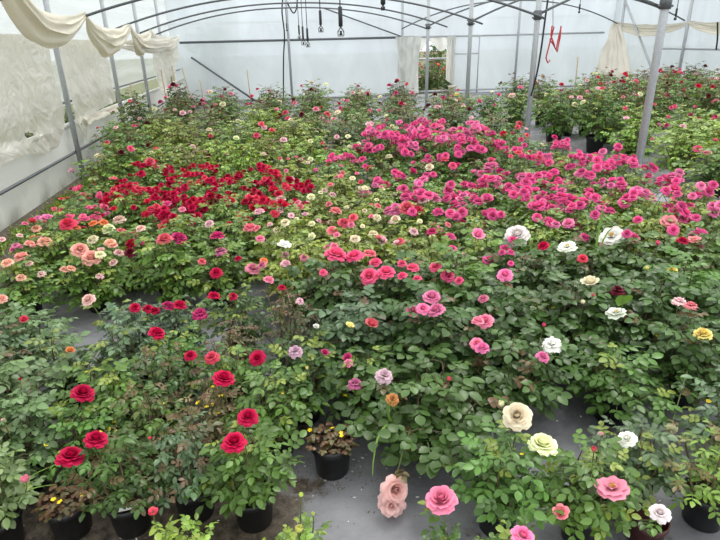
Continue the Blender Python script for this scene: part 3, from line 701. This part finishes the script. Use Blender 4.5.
fb(-.38, 2.05, 'fine', 'copper-leaved little rose bush without blooms behind the dusty mauve one', h=.46, leaf='brown', clover=True)
fb(-.12, 2.08, 'upright', 'potted rose with one crimson bloom at the corner of the bare floor', h=.42, r=.18, leaf='mid', clover=True)
fb(-1.36, 2.34, 'broad', 'large pale round-leaved rose bush with a dark red bud, third pot row', h=.5, leaf='pale')
fb(-.9, 2.33, 'rose', 'potted rose with a single high crimson bloom, beside the pale round-leaved bush', h=.42, leaf='mid', grass=True, clover=True)
fb(-.62, 2.33, 'mauve', 'bronze-tipped bushy rose without blooms in the middle of the front pots', h=.48, leaf='dark', clover=True)
fb(-.33, 2.34, 'rose', 'potted rose with one half-shaded crimson bloom, facing the bare cross path', h=.42, r=.19, leaf='mid', clover=True)
fb(-1.55, 2.66, 'mauve', 'reddish-leaved rose bush with a small orange bloom at its top', h=.48, r=.22, leaf='grey')
fb(-1.2, 2.66, 'rose', 'green rose bush with a pale grass blade and yellow clover, no blooms', h=.44, leaf='grey', clover=True, grass=True)
fb(-.88, 2.66, 'rose', 'grey-green rose bush without blooms just before the bare cross path', h=.46, leaf='grey')
fb(-.62, 2.64, 'rose', 'potted rose with one bright crimson bloom held above the bare cross path', h=.40, r=.18, leaf='mid')
fb(-.33, 2.66, 'fine', 'small tan-leaved rose with a faded crimson bloom at the cross path', h=.42, leaf='brown')
fb(-1.9, 2.98, 'mauve', 'rose bush with reddish young leaves and one small red bloom at the greenhouse side', h=.5, r=.24, leaf='pale')
fb(-1.52, 3.0, 'broad', 'rose bush with large yellowish round leaves leaning over the cross path', h=.44, r=.24, leaf='pale')
fb(-.93, 2.98, 'rose', 'low rose bush with three small crimson blooms in a row at the cross path', h=.42, r=.19, leaf='grey')
fb(-.66, 3.0, 'rose', 'low rose bush with one magenta and one crimson bloom at the cross path', h=.4, r=.18, leaf='grey')
fb(-.32, 2.98, 'rose', 'rose bush with two dusty magenta blooms where the cross path ends', h=.44, r=.19, leaf='dark')
# centre
fb(.115, 1.93, 'rose', 'pot of brownish clover with yellow flowers standing alone on the bare floor', foliage=False, clover=True, cat='potted weeds', name='potted_clover', pot=1.05)
fb(.02, 2.32, 'rose', 'rose bush with faded mauve-white blooms and yellow clover behind the lone clover pot', h=.48, r=.24, leaf='dark', clover=True)
fb(.30, 2.22, 'rose', 'leafy rose with two faded lavender blooms over clover flowers', h=.40, r=.22, leaf='dark', clover=True)
fb(.54, 1.98, 'broad', 'broad-leaved rose whose arching stem drops a pale peach bloom onto the floor', h=.44, r=.36, leaf='dark', pot=1.1)
fb(1.03, 2.16, 'broad', 'dark broad-leaved rose with one small coral bud above a dark pot', h=.48, r=.29, leaf='dark', pot=1.1, clover=True)
fb(1.50, 2.06, 'rose', 'low fine-leaved rose in a black pot at the back edge of the bare floor', h=.40, r=.26, leaf='mid', pot=1.1)
fb(1.93, 2.12, 'broad', 'dark rose bush with a drooping beige bloom hanging over the bare floor', h=.48, r=.28, leaf='dark', pot=1.1, clover=True)
fb(2.35, 2.3, 'broad', 'dense dark rose bush at the far end of the bare floor strip', h=.52, r=.36, leaf='dark')
fb(-.03, 2.66, 'fine', 'tall thin rose with rusty red leaf tips beside the one round crimson bloom', h=.56, r=.17, leaf='brown')
fb(.32, 2.62, 'broad', 'broad-leaved rose with a lemon-yellow bud and a coral bud', h=.50, r=.32, leaf='grey', clover=True)
fb(.70, 2.46, 'broad', 'tall dark rose topped by a tight cluster of four bright pink blooms', h=.56, r=.33, leaf='dark', clover=True)
fb(1.10, 2.60, 'broad', 'rose bush with four large mid-pink blooms stacked along one side', h=.54, r=.34, leaf='dark', clover=True)
fb(1.50, 2.52, 'broad', 'dark rose bush with a hot pink bloom and a crumpled white bloom', h=.50, r=.34, leaf='dark', clover=True)
fb(1.90, 2.58, 'broad', 'rose bush with one broad heart-shaped pale leaf beside a white bloom', h=.54, r=.33, leaf='dark', clover=True)
fb(2.32, 2.72, 'broad', 'leafy rose with one round yellow bloom and rusty young leaves', h=.52, r=.33, leaf='mid', clover=True)
fb(.22, 3.02, 'broad', 'rose bush crowned by five large rose-pink blooms above the cross path end', h=.56, r=.32, leaf='dark')
fb(.62, 2.96, 'broad', 'rose bush carrying many small rose-pink blooms, beside the five large pink ones', h=.54, r=.33, leaf='dark')
fb(1.02, 3.02, 'broad', 'dark green rose with one vivid pink bloom on a tall stalk', h=.54, r=.33, leaf='mid')
fb(1.42, 2.98, 'broad', 'rose bush with the largest white ruffled bloom, before the hot pink bed', h=.56, r=.33, leaf='dark')
fb(1.80, 3.02, 'broad', 'rose bush with two open white blooms and a tall green grass blade', h=.56, r=.33, leaf='dark', grass=True)
fb(2.22, 3.1, 'broad', 'rose bush with a maroon faded bloom and small yellow buds', h=.54, r=.33, leaf='dark')
fb(2.64, 3.12, 'broad', 'rose bush with faded pink-white blooms near the aisle edge', h=.52, r=.34, leaf='mid')
# bottom edge group
fb(.71, 1.52, 'upright', 'potted rose with two large cream-yellow blooms over the bare grey floor', h=.40, r=.19, leaf='mid', clover=True)
fb(1.0, 1.42, 'upright', 'potted rose with a wide open pink bloom and a coral bud', h=.38, r=.19, leaf='mid', clover=True)
fb(1.27, 1.55, 'upright', 'potted rose with one white bloom and one pale bud on thin stalks', h=.36, r=.17, leaf='grey', clover=True)
fb(1.50, 1.42, 'fine', 'yellowing potted rose with copper young leaves and a white bloom at its foot', h=.44, r=.22, leaf='vivid')
fb(1.80, 1.66, 'rose', 'grey-green potted rose at the corner next to the yellowing one', h=.44, r=.22, leaf='grey', clover=True)
fb(.62, 1.18, 'rose', 'potted rose with a single hot pink bloom at the very front', h=.36, r=.13, leaf='mid')
fb(.42, 1.24, 'rose', 'potted rose with one ruffled pink bloom on bare stalks before the floor', h=.30, r=.11, leaf='mid')
fb(-.05, 1.27, 'rose', 'light green young rose with lemon-yellow buds at the front', h=.38, r=.14, leaf='vivid')
fb(-.42, 1.37, 'rose', 'young rose with a coral bud and lime shoot in front of the dark pots', h=.36, r=.13, leaf='vivid')

# beds ---------------------------------------------------------------------
ORD = ['first', 'second', 'third', 'fourth', 'fifth', 'sixth', 'seventh', 'eighth', 'ninth', 'tenth', 'eleventh', 'twelfth', 'thirteenth', 'fourteenth', 'fifteenth']
def region(x, y):
    if y > 7.6:
        if x > 1.15 and y < 8.9 and x < 2.7: return 'green'
        if y > 9.3 or x > .3: return 'dark'
        return 'lime'
    if .9 < x < 2.4 and 5.7 < y < 7.5: return 'mound'
    if .7 < x < 2.5 and 5.25 < y < 5.71: return 'green'
    if 1.1 < x < 2.7 and y > 5.5: return 'green'
    if y > 6.3: return 'lime' if x < .75 else 'green'
    if x < -1.42 - max(0, y - 4.7) * .2 and y > 4.35: return 'coral'
    if x < -.95 and y < 4.4: return 'peach'
    if x < .12 and y > 4.4: return 'crimson'
    if x < -.05: return 'mixed'
    if x > .85 and (x > 1.1 or y > 4.0): return 'hotpink'
    if y > 5.3 and x > .6: return 'hotpink'
    return 'pale'
STY = {  # kind, leaf, words, bed
    'crimson': ('bed', 'bed', 'crimson-covered rose bush', 'crimson bed'),
    'coral': ('bed', 'mid', 'coral-pink rose bush', 'wall-side bed'),
    'peach': ('bed', 'bed', 'peach-flowered rose bush', 'peach bed'),
    'mixed': ('bed', 'bed', 'mixed-red rose bush', 'cross path bed'),
    'pale': ('bed', 'lime', 'pale-flowered rose bush', 'light green middle bed'),
    'hotpink': ('bed', 'bed', 'hot-pink rose bush', 'hot pink bed'),
    'mound': ('bed', 'mid', 'pink-smothered rose bush', 'raised pink mound'),
    'lime': ('shrub', 'lime', 'yellow-green bushy rose', 'lime leafed bed'),
    'green': ('bedred', 'mid', 'almost flowerless rose bush', 'plain green bed'),
    'dark': ('shrubred', 'dark', 'dark green tall rose', 'dark back bed'),
}
rows = [(3.78, .46), (4.2, .46), (4.64, .47), (5.1, .48), (5.58, .5), (6.1, .52), (6.68, .54), (7.3, .56), (8.1, .74), (9.0, .78), (10.0, .82), (11.1, .85), (12.2, .9)]
plan = {}
for ri, (y, dx) in enumerate(rows):
    x = -2.45 + (ri % 2) * dx * .5
    if y < 4.4: x = -1.82 + (ri % 2) * .1
    if y > 7.8: x += .15
    if 6 < y < 8.5: x = -2.05 + (ri % 2) * .12
    elif y > 4.4: x = -1.98 + (ri % 2) * .14
    while x < 3.62:
        px, _, _ = proj((x, y, .5))
        if px < 745 and not (y > 9.5 and x > 3.3):
            plan.setdefault(region(x, y), {}).setdefault(ri, []).append((x + BR.uniform(-.05, .05), y + BR.uniform(-.05, .05)))
        x += dx
# one more edge row joins the front beds to the hot pink bed beside the aisle
plan['hotpink'].setdefault(-1, []).extend([(3.02, 3.35), (2.62, 3.45), (2.2, 3.45), (1.75, 3.42), (1.3, 3.42)])
plan['pale'].setdefault(-1, []).extend([(.85, 3.42), (.42, 3.42), (.05, 3.45)])
for bk, rws in plan.items():
    kind, leaf, words_, bed = STY[bk]
    for n, ri in enumerate(sorted(rws)):
        for k, (x, y) in enumerate(sorted(rws[ri], key=lambda p: p[0])):
            h = {'mound': .76, 'lime': .74, 'dark': .70 + max(0, y - 9.6) * .085, 'green': .56, 'coral': .42, 'crimson': .5, 'peach': .46, 'mixed': .5, 'pale': .52}.get(bk, .53) * BR.uniform(.93, 1.07)
            if bk == 'lime' and y < 7.6: kd = BR.choice(['bed', 'bedred']); h *= .86
            else: kd = BR.choice(['shrub', 'shrubred']) if bk == 'lime' else kind
            r = {'shrub': .52, 'shrubred': .54}.get(kd, .33 if y < 6 else .37)
            lf = leaf
            if bk == 'lime': lf = BR.choice(['lime', 'lime', 'vivid', 'bed'])
            if bk == 'hotpink' and x > 2.6 and BR.random() < .3: lf = 'lime'
            if bk == 'dark': lf = BR.choice(['dark', 'mid', 'bed'])
            hp = 'hot pink' if bk == 'mound' else None
            bush(x, y, kd, h, r, lf, f'{words_}, {ORD[k]} from the side wall, {ORD[n]} row, {bed}', 'rose bushes of the ' + bed, pot=1.1 if 'shrub' not in kd else 1.4, block=bk)
# tall leafy bushes in the back corner by the side wall
bush(-2.45, 10.3, 'shrub', 1.0, .42, 'dark', 'tall dark leafy bush against the side wall near the bamboo stakes', 'rose bushes of the dark back bed', 1.5, block='corner')
bush(-2.5, 9.3, 'shrub', .72, .45, 'bed', 'green bush at the wall foot below the lying film scrap', 'rose bushes of the dark back bed', 1.4, block='corner')
# far side of the aisle
RB = []
edge = [(4.95, 8.35, .95), (4.62, 9.1, .9), (4.95, 7.3, .62), (5.0, 6.4, .6), (4.9, 5.6, .6), (4.35, 10.2, .75), (4.3, 11.4, .7), (4.25, 12.8, .55)]
ew = ['lush green rose in the widest black pot at the aisle', 'pale-flowered rose in a black pot at the aisle, behind the widest pot', 'bright lime-leaved low rose on the far side of the aisle, opposite the first post',
      'lime-leaved rose with red-pink blooms across the aisle, by the first post', 'dark green leafy rose at the near end of the aisle, in close-set black pots', 'pink and lilac flowered rose in a pot standing alone on the aisle', 'small rose in a pot beyond the second post, in the aisle', 'orange flowered low plant in front of the doorway']
for (x, y, h), lb in zip(edge, ew):
    big = h > .7
    d = bush(x, y, 'shrub' if big else 'bed', h, .5 if big else .45, 'vivid' if 'lime' in lb else ('lime' if 'orange' in lb else 'mid'), lb, 'potted roses across the aisle', 1.75 if big else 1.3, block='aisle'); d['lb'] = lb
k = 0
frows = [(5.65, [6.5, 7.3, 8.2, 9.1, 10.1]), (6.5, [7.4, 8.3, 9.3, 10.4, 11.5]), (7.5, [8.3, 9.3, 10.3, 11.5, 12.6]), (8.5, [9.6, 10.6, 11.7, 12.8]), (9.5, [11.2, 12.2, 13.3]), (10.4, [12.4, 13.4, 14.4]), (5.3, [10.0, 11.2, 12.4])]
for n, (x, ys) in enumerate(sorted(frows)):
    for k, y in enumerate(ys):
        lime = y < 8.4 and x < 6.6
        d = bush(x + BR.uniform(-.1, .1), y + BR.uniform(-.1, .1), 'shrub' if lime else 'shrubred', (.7 if lime else .95) * BR.uniform(.92, 1.06), .55, 'vivid' if lime else BR.choice(['mid', 'dark', 'bed']),
             f'{"low lime-leaved" if lime else "tall green"} rose across the aisle, {ORD[k]} from the front, {ORD[n + 1]} row from the aisle', 'potted roses across the aisle', 1.5, block='farlime' if lime else 'far')
# seen through the doorway and through the film: bushes standing outside
for i, (x, y, h, lb) in enumerate(((4.9, 20.6, 1.25, 'outdoor rose bush with orange blooms at one side of the doorway'), (5.5, 20.7, 1.3, 'outdoor rose bush with orange blooms in the middle of the doorway'), (6.15, 20.6, 1.1, 'outdoor rose bush half hidden behind the door frame'),
        (5.0, 21.9, 2.5, 'tall outdoor climbing rose with orange blooms, behind the doorway bushes'), (6.1, 22.0, 2.4, 'tall outdoor climbing rose behind the narrow film flap'))):
    bush(x, y, 'shrubred', h, .6, 'mid', lb, 'outdoor roses beyond the doorway', 1.0, block='out', name='outdoor_rose_bush', z=-.06, nopot=True)
for i, (x, y, h, lb) in enumerate(((-3.75, 8.3, 1.0, 'outdoor bush showing through the gap under the torn plastic curtain'), (-3.8, 9.1, 1.05, 'outdoor bush showing above the white sill beside the second wall post'), (-3.85, 10.9, 1.1, 'dark outdoor bush seen in the vent gap between the two curtains'), (-3.8, 6.6, .95, 'outdoor bush seen through the torn hole in the curtain'), (-3.7, 12.4, 1.0, 'outdoor bush in the vent gap by the bamboo stakes'), (-3.7, 14.0, 1.05, 'outdoor bush in the vent gap near the back corner'))):
    bush(x, y, 'shrub', h, .5, 'dark', lb, 'outdoor bushes beside the side wall', 1.0, block='outleft', name='outdoor_bush', z=-.06, nopot=True, cat='bush')
for (x, y, h, r, lb) in ((XR + 1.15, 15.9, 1.95, .5, 'tall green shrub outside, hazy behind the far side film'), (-2.0, 20.5, 3.4, 1.1, 'hazy tree outside behind the back film near the side wall')):
    bush(x, y, 'shrub', h, r, 'mid', lb, None, 1.0, block='tree', name='outdoor_shrub', z=-.06, nopot=True, cat='shrub')

# ------------------------------------------------------------------ blooms read from the photograph
# (pixel x, pixel y, diameter in pixels, form, colour)
for d in BUSH: d['stalks_l'] = MB()
HB = '''83,392,21,full,crimson;96,438,21,full,crimson;71,455,25,full,crimson;224,377,20,full,crimson;257,358,15,full,crimson;234,441,23,full,crimson;248,416,20,full,crimson;157,332,16,full,crimson;148,308,10,pom,crimson;135,307,10,pom,crimson;155,310,10,pom,crimson;168,305,12,full,magenta;180,304,13,full,crimson;190,355,12,full,crimson;211,356,14,spent,coralred;199,312,15,spent,magenta;216,272,12,full,crimson;214,295,12,full,crimson;233,296,8,pom,crimson;202,261,8,pom,coral;217,235,14,full,magenta;220,250,12,spent,mauve;179,237,16,full,magenta;164,238,15,full,coral;209,223,9,full,palepink;238,258,7,pom,crimson
21,256,14,full,peach;7,262,11,full,peach;45,241,14,full,peach;30,243,10,full,peach;36,228,9,full,peach;34,238,10,full,orange;80,249,16,full,peach;91,257,18,full,peach;100,254,10,full,cream;119,219,12,full,palepeach;110,242,11,full,peach;113,245,9,full,peach;119,252,9,full,palepeach;65,269,9,full,peach;71,268,9,full,peach;88,299,13,full,palepeach;21,277,9,full,peach;29,263,7,full,palepeach;2,298,10,full,peach;93,223,9,full,orange;104,222,9,full,orange;76,227,8,full,orange;108,228,12,full,cream;92,239,11,full,cream;25,223,6,full,pink;20,235,6,full,palepink;2,239,6,full,palepink;113,262,8,full,palepeach;41,273,8,spent,palepeach;100,275,8,spent,palepeach;67,223,15,full,coralred;131,243,13,full,darkred;130,252,11,full,maroon
336,253,21,full,rosepink;354,255,17,full,rosepink;370,253,14,full,salmon;375,262,13,full,rosepink;369,275,18,full,rosepink;386,271,17,full,rosepink;402,275,10,full,rosepink;413,267,13,full,rosepink;435,266,12,full,rosepink;448,275,14,full,rosepink;459,280,9,full,rosepink;402,263,9,full,rosepink;417,278,9,full,rosepink;432,296,17,full,hot2;413,310,13,full,pink;423,308,13,full,hot2;436,309,17,full,hot2;372,323,13,cup,coral;253,268,14,full,pink;286,263,10,full,palepink;269,279,10,full,pink;282,287,8,full,crimson;323,272,8,pom,rosepink;264,260,8,full,orange;304,257,8,pom,pink;285,243,13,open,white;355,238,10,full,cream;373,233,10,full,cream;332,230,11,full,salmon;344,222,12,full,coral;353,217,9,full,coral;336,210,12,full,salmon;395,219,10,full,cream;414,231,9,full,palepink;432,231,10,full,magenta;449,236,11,full,hotpink;452,248,9,full,hotpink;400,240,9,spent,coral;250,227,14,full,salmon;260,238,9,full,pink;285,222,9,full,cream;259,211,10,full,palepink;280,209,8,full,palepink;281,198,10,full,palepink;311,196,8,full,cream;407,207,16,full,coral;417,210,13,full,coralred;423,199,11,full,palepink;377,217,9,full,cream;438,211,11,full,hotpink
257,356,15,full,crimson;295,350,14,spent,lavender;350,325,9,cup,lemon;316,326,6,cup,white;325,352,8,cup,magenta;347,357,9,cup,magenta;477,343,13,full,pink;300,300,8,spent,palepink;478,320,12,full,pink;355,382,14,spent,mauve;385,374,17,spent,lavender;449,379,8,bud,coral;348,362,9,spent,pink;307,368,6,bud,lemon;393,398,13,spent,rust
517,234,23,full,white;567,245,18,open,white;611,234,23,open,white;590,281,17,cup,cream;616,311,19,open,white;552,343,19,spent,white;583,258,10,full,coralred;673,270,9,full,yellow;647,268,6,bud,yellow;618,289,14,spent,maroon;680,300,13,spent,palepink;691,304,12,spent,salmon;703,333,16,full,yellow;505,274,15,full,hot2;658,243,8,bud,rosepink;543,245,11,full,crimson;502,252,7,pom,hotpink;511,252,8,pom,hotpink;511,263,6,pom,hotpink;593,295,6,bud,coral;544,325,7,bud,rosepink;543,356,13,full,hot2;483,298,10,full,pink;485,320,16,full,pink;482,347,14,full,hot2;670,220,16,open,salmon;683,240,11,full,crimson;583,302,7,bud,cream;698,194,9,pom,hotpink;713,209,10,pom,hotpink;638,219,9,pom,hotpink;627,233,9,pom,hotpink;690,205,9,pom,hotpink;694,238,11,open,salmon
153,512,17,bud,coral;25,479,14,bud,pink;150,438,6,bud,coralred;3,420,7,bud,palepeach;70,350,9,cup,orange;24,319,8,cup,coralred;20,379,6,bud,darkred;517,415,27,full,cream;543,443,27,full,cream;501,404,11,bud,cream;601,434,8,bud,palepeach;594,449,10,bud,coral;627,438,17,full,white;612,485,30,open,pink;561,512,15,cup,salmon;523,535,22,full,hot2;660,512,19,full,white;441,498,29,full,pink;299,529,14,bud,lime;301,495,8,bud,lime;313,514,7,bud,lime
512,95,7,full,palepink;150,161,10,full,coral;167,203,9,full,hotpink'''
def place(px, py, spx, ctype, c):
    best = None; dv = ray(px, py)
    for d in BUSH:
        if d['block'] in ('out', 'outleft', 'tree') or d['nf']: continue
        if abs(proj((d['x'], d['y'], d['h']))[0] - px) > 120 and d['y'] > 2: continue
        for k in range(14):
            z = d['h'] * (.72 + .045 * k)
            t = (z - CAMH) / dv.z; P = CAM + dv * t
            q = math.hypot(P.x - d['x'], P.y - d['y']) / d['r']
            cost = abs(z - d['h'] * (1.04 - .25 * min(q, 1) ** 2)) / .10 + 1.1 * q ** 2 + (4 * (q - 1.1) if q > 1.1 else 0)
            if best is None or cost < best[0]: best = (cost, d, P)
    cost, d, P = best
    dep = (P - CAM).dot(CF); size = spx * dep / FPX * (.6 if ctype == 'bud' else 1.1)
    camv = (CAM - P).normalized()
    tv = UPZ * .8 + camv * (.22 if spx > 14 else .12) + Vector((BR.uniform(-.3, .3), BR.uniform(-.3, .3), 0)) if ctype not in ('bud',) else UPZ + Vector((BR.uniform(-.15, .15), BR.uniform(-.15, .15), 0))
    bloom(d, P, size, ctype, c, tv)
    return d
MISS = []
for rec in HB.replace('\n', ';').split(';'):
    a = rec.split(','); place(float(a[0]), float(a[1]), float(a[2]), a[3], a[4])
# the heavy peach bloom that has sunk to the floor and the beige one hanging over it
dd = [d for d in BUSH if 'arching stem' in (d['o'].get('label') or '')][0]
P = atz(392, 506, .07); bloom(dd, P, .115, 'spent', 'palepeach', (-.1, -.75, .3), drop=True, leaves=False); bloom(dd, atz(396, 490, .12), .115, 'full', 'palepeach', (.15, -.8, .45), drop=True)
dd = [d for d in BUSH if 'drooping beige' in (d['o'].get('label') or '')][0]
bloom(dd, atz(671, 431, .17), .055, 'spent', 'cream', (-.4, -.6, -.3), drop=True)
# random blooms of each bed
FILL = {
    'crimson': (30, 'pom', ['crimson', 'red', 'crimson', 'darkred', 'coralred'], (.05, .085), 4), 'coral': (14, 'open', ['coral', 'rosepink', 'hot2', 'coralred', 'rosepink'], (.045, .08), 3),
    'peach': (2, 'full', ['peach', 'palepeach', 'palepink'], (.05, .08), 1), 'mixed': (3, 'full', ['magenta', 'crimson', 'pink', 'palepink'], (.04, .07), 1),
    'pale': (8, 'full', ['palepink', 'cream', 'pink', 'salmon', 'palepink'], (.035, .07), 1), 'hotpink': (14, 'pom', ['hotpink', 'hot2', 'hotpink', 'hotpink'], (.065, .1), 4),
    'mound': (46, 'pom', ['hotpink', 'hot2', 'hotpink', 'hotpink'], (.062, .10), 5), 'lime': (2, 'full', ['rosepink', 'palepink', 'cream', 'coral', 'maroon'], (.05, .1), 1),
    'green': (4, 'full', ['coral', 'rosepink', 'cream', 'magenta'], (.06, .1), 1), 'dark': (5, 'full', ['maroon', 'crimson', 'pink', 'palepink', 'maroon', 'cream', 'magenta', 'coral'], (.06, .12), 1),
    'far': (5, 'full', ['crimson', 'red', 'pink', 'palepink', 'rosepink', 'cream', 'maroon'], (.06, .12), 1), 'farlime': (3, 'pom', ['rosepink', 'magenta', 'coral'], (.05, .09), 1),
    'aisle': (4, 'full', ['pink', 'palepink', 'cream', 'rosepink'], (.06, .12), 1), 'out': (11, 'full', ['orange', 'salmon', 'coralred', 'palepink'], (.08, .14), 1), 'corner': (2, 'full', ['coral', 'palepink'], (.06, .1), 1),
    'front': (0, 'bud', ['coral'], (.02, .03), 1)}
for d in BUSH:
    if d['block'] not in FILL: continue
    n, ct, cols, (s0, s1), clus = FILL[d['block']]
    if d['block'] == 'hotpink' and d['y'] < 3.6: n = 4
    if d['block'] == 'mixed' and d['y'] < 4.0: n = 2
    lb = d['o'].get('label') or ''
    if 'orange flowered' in lb: cols = ['orange', 'yellow', 'orange']; n = 7
    if 'lime-leaved low' in lb: n = 1
    n = max(0, n + BR.randint(-1, 1) - (len(d['blooms']) if d['block'] not in ('hotpink', 'crimson') else 0)); k = 0
    while k < n:
        a = BR.random() * 6.28; q = math.sqrt(BR.random()) * .98
        c = BR.choice(cols); m = BR.randint(1, clus)
        for j in range(m):
            x = d['x'] + d['r'] * q * math.cos(a) + (BR.uniform(-.07, .07) if j else 0); y = d['y'] + d['r'] * q * math.sin(a) + (BR.uniform(-.07, .07) if j else 0)
            if d['block'] == 'hotpink' and y < 3.7 and x < 2.4 and j: continue
            z = d['z'] + d['h'] * (1.0 - .40 * q * q) + BR.uniform(.03, .11) * (1.3 if d['block'] == 'hotpink' and d['x'] > 2.6 else .8)
            bloom(d, (x, y, z), BR.uniform(s0, s1), ct if BR.random() < .85 else 'cup', c, leaves=d['y'] < 4.5)
            k += 1
for d in BUSH:
    s = d['stalks']
    if s.f: s.obj('flower_stalk', [M['stem']], d['o'])
    if d['stalks_l'].f:
        o = d['stalks_l'].obj('stalk_leaves', [M['leaf_red' if KINDS[d['kind']][7] == 'leaf_red' else 'leaf']], d['o']); c = LEAFC[d['leaf']]; o.color = (*c, 1)
# heart-shaped leaf and the tall grass blade
def named(s): return [d for d in BUSH if s in (d['o'].get('label') or '')][0]
def blade(d, pts, wd, name='grass_blade', mat='grassb'):
    t = d['o']; inv = Matrix.Rotation(-t.rotation_euler.z, 3, 'Z'); pts = [inv @ (Vector(p) - t.location) for p in pts]; mb = MB(); vs = []
    side = inv @ CR
    n = 10; P = []
    for i in range(n + 1): P.append(bez(pts[0], pts[1], pts[2], i / n))
    for i, p in enumerate(P):
        w_ = wd * (1 - (i / n) ** 2.2) + .0005; vs += [p - side * w_, p + Vector((0, .004, 0)), p + side * w_]
    mb.add(vs, [f for i in range(n) for f in ((3 * i, 3 * i + 1, 3 * i + 4, 3 * i + 3), (3 * i + 1, 3 * i + 2, 3 * i + 5, 3 * i + 4))], 0); return mb.obj(name, M[mat], t)
d = named('tall green grass blade'); y = d['y']
blade(d, [aty(594, 262, y), aty(598, 232, y), aty(604, 201, y)], .008); blade(d, [aty(598, 255, y), aty(608, 222, y), aty(619, 228, y - .05)], .005)
d = named('arching stem'); blade(d, [Vector((.47, 1.95, .14)), aty(380, 425, 1.85), aty(391, 400, 1.8)], .008); blade(d, [Vector((.46, 1.95, .14)), aty(376, 400, 1.8), aty(372, 476, 1.72)], .007)
d = named('pale grass blade'); blade(d, [aty(70, 378, 2.6), aty(78, 363, 2.55), aty(100, 348, 2.5)], .008)
d = named('heart-shaped'); t = d['o']; P = aty(622, 300, 2.3); inv = Matrix.Rotation(-t.rotation_euler.z, 3, 'Z'); mb = MB()
hs_ = [(0, .0), (.02, .022), (.045, .02), (.058, -.005), (.052, -.035), (.03, -.065), (0, -.095)]
vs = []
for x, z in hs_: vs += [(-x, abs(x) * .25, z), (0, 0, z), (x, abs(x) * .25, z)]
vs = [inv @ (P + CR * (x * .72) + (CU * .75 + Vector((0, -.6, .2))) * (z * .72 + .02) + Vector((0, 0, -.0)) - CF * yv - t.location) for x, yv, z in vs]
mb.add(vs, [f for i in range(6) for f in ((3 * i, 3 * i + 1, 3 * i + 4, 3 * i + 3), (3 * i + 1, 3 * i + 2, 3 * i + 5, 3 * i + 4))], 0); tube(mb, [vs[1], (Vector(vs[1]) + Vector((0, 0, -.1)) * 1) * .98, Vector((0, 0, .3))], .0018, 5)
o = mb.obj('heart_leaf', M['grassb'], t)
# wide pale shoots in front
# ------------------------------------------------------------------ small things on the ground
mb = MB(); lathe(mb, [(.001, 0), (.10, 0), (.13, .26), (.14, .265), (.14, .28), (.125, .28), (.1, .03), (.001, .03)], 24); o = mb.obj('plastic_tub', M['cream_tub']); o.location = (5.72, YB - .5, 0); tag(o, 'cream plastic tub standing on the ground in the back doorway', 'tub')
p = atz(636, 522, .0); t = link('empty_pot', POT, None, loc=(1.22, 1.36, 0), scale=.8); t.data = POT.copy(); t.data.materials.clear(); t.data.materials.append(M['red_tub']); tag(t, 'empty brownish red pot tucked under the pale-budded rose at the front', 'pot')
for i, (x, y, nm) in enumerate(((3.35, 12.2, 'nearer the back film'), (3.62, 11.5, 'nearer the third aisle post'))):
    t = link('empty_pot', POT, None, loc=(x, y, .27), rot=(PI, 0, 0), scale=1.8); tag(t, f'upturned black pot near the doorway path, {nm}', 'pot', 'upturned black pots')
# bark chips and perlite nobody could count
rng = random.Random(21); mb = MB()
for k in range(2600):
    if k < 1900: x, y = rng.uniform(-1.5, .0), rng.uniform(1.2, 2.5)
    else: x, y = rng.uniform(0, 2.2), rng.uniform(1.5, 2.2)
    if x > .0 and rng.random() < .45: x, y = (.115 + rng.gauss(0, .09), 1.9 + rng.gauss(0, .07)) if rng.random() < .5 else (.6 + rng.gauss(0, .1), 1.95 + rng.gauss(0, .06))
    s = rng.uniform(.0012, .0042); a = rng.random() * 6.28; c, n_ = math.cos(a), math.sin(a); L = s * rng.uniform(1, 2.6); z = .001
    mb.add([(x + c * L, y + n_ * L, z), (x - n_ * s, y + c * s, z), (x - c * L, y - n_ * L, z), (x + n_ * s, y - c * s, z), (x, y, z + s * .8)], [(0, 1, 4), (1, 2, 4), (2, 3, 4), (3, 0, 4)], 1 if rng.random() < .14 else 0)
tag(mb.obj('bark_litter', [M['bark'], M['white_plastic']], smooth=False), 'scattered bark chips and perlite specks on the floor between the front pots', 'litter', kind='stuff')
mb = MB(); rng = random.Random(8)
for k in range(900):
    y = rng.uniform(4.5, 12); x = XL + .12 + abs(rng.gauss(0, .16)); p = Vector((x, y, 0)); a = rng.random() * 6.28
    leaflet(mb, p, Vector((math.cos(a), math.sin(a), rng.uniform(.4, 2))), Vector((0, 0, 1)) + Vector((math.sin(a), .3, 0)), rng.uniform(.05, .14), .025, rng.random(), .3 if rng.random() < .6 else .9, rng)
o = mb.obj('weeds', M['leaf']); o.color = (*LEAFC['bed'], 1); tag(o, 'low green weeds growing along the foot of the side wall', 'weeds', kind='stuff')
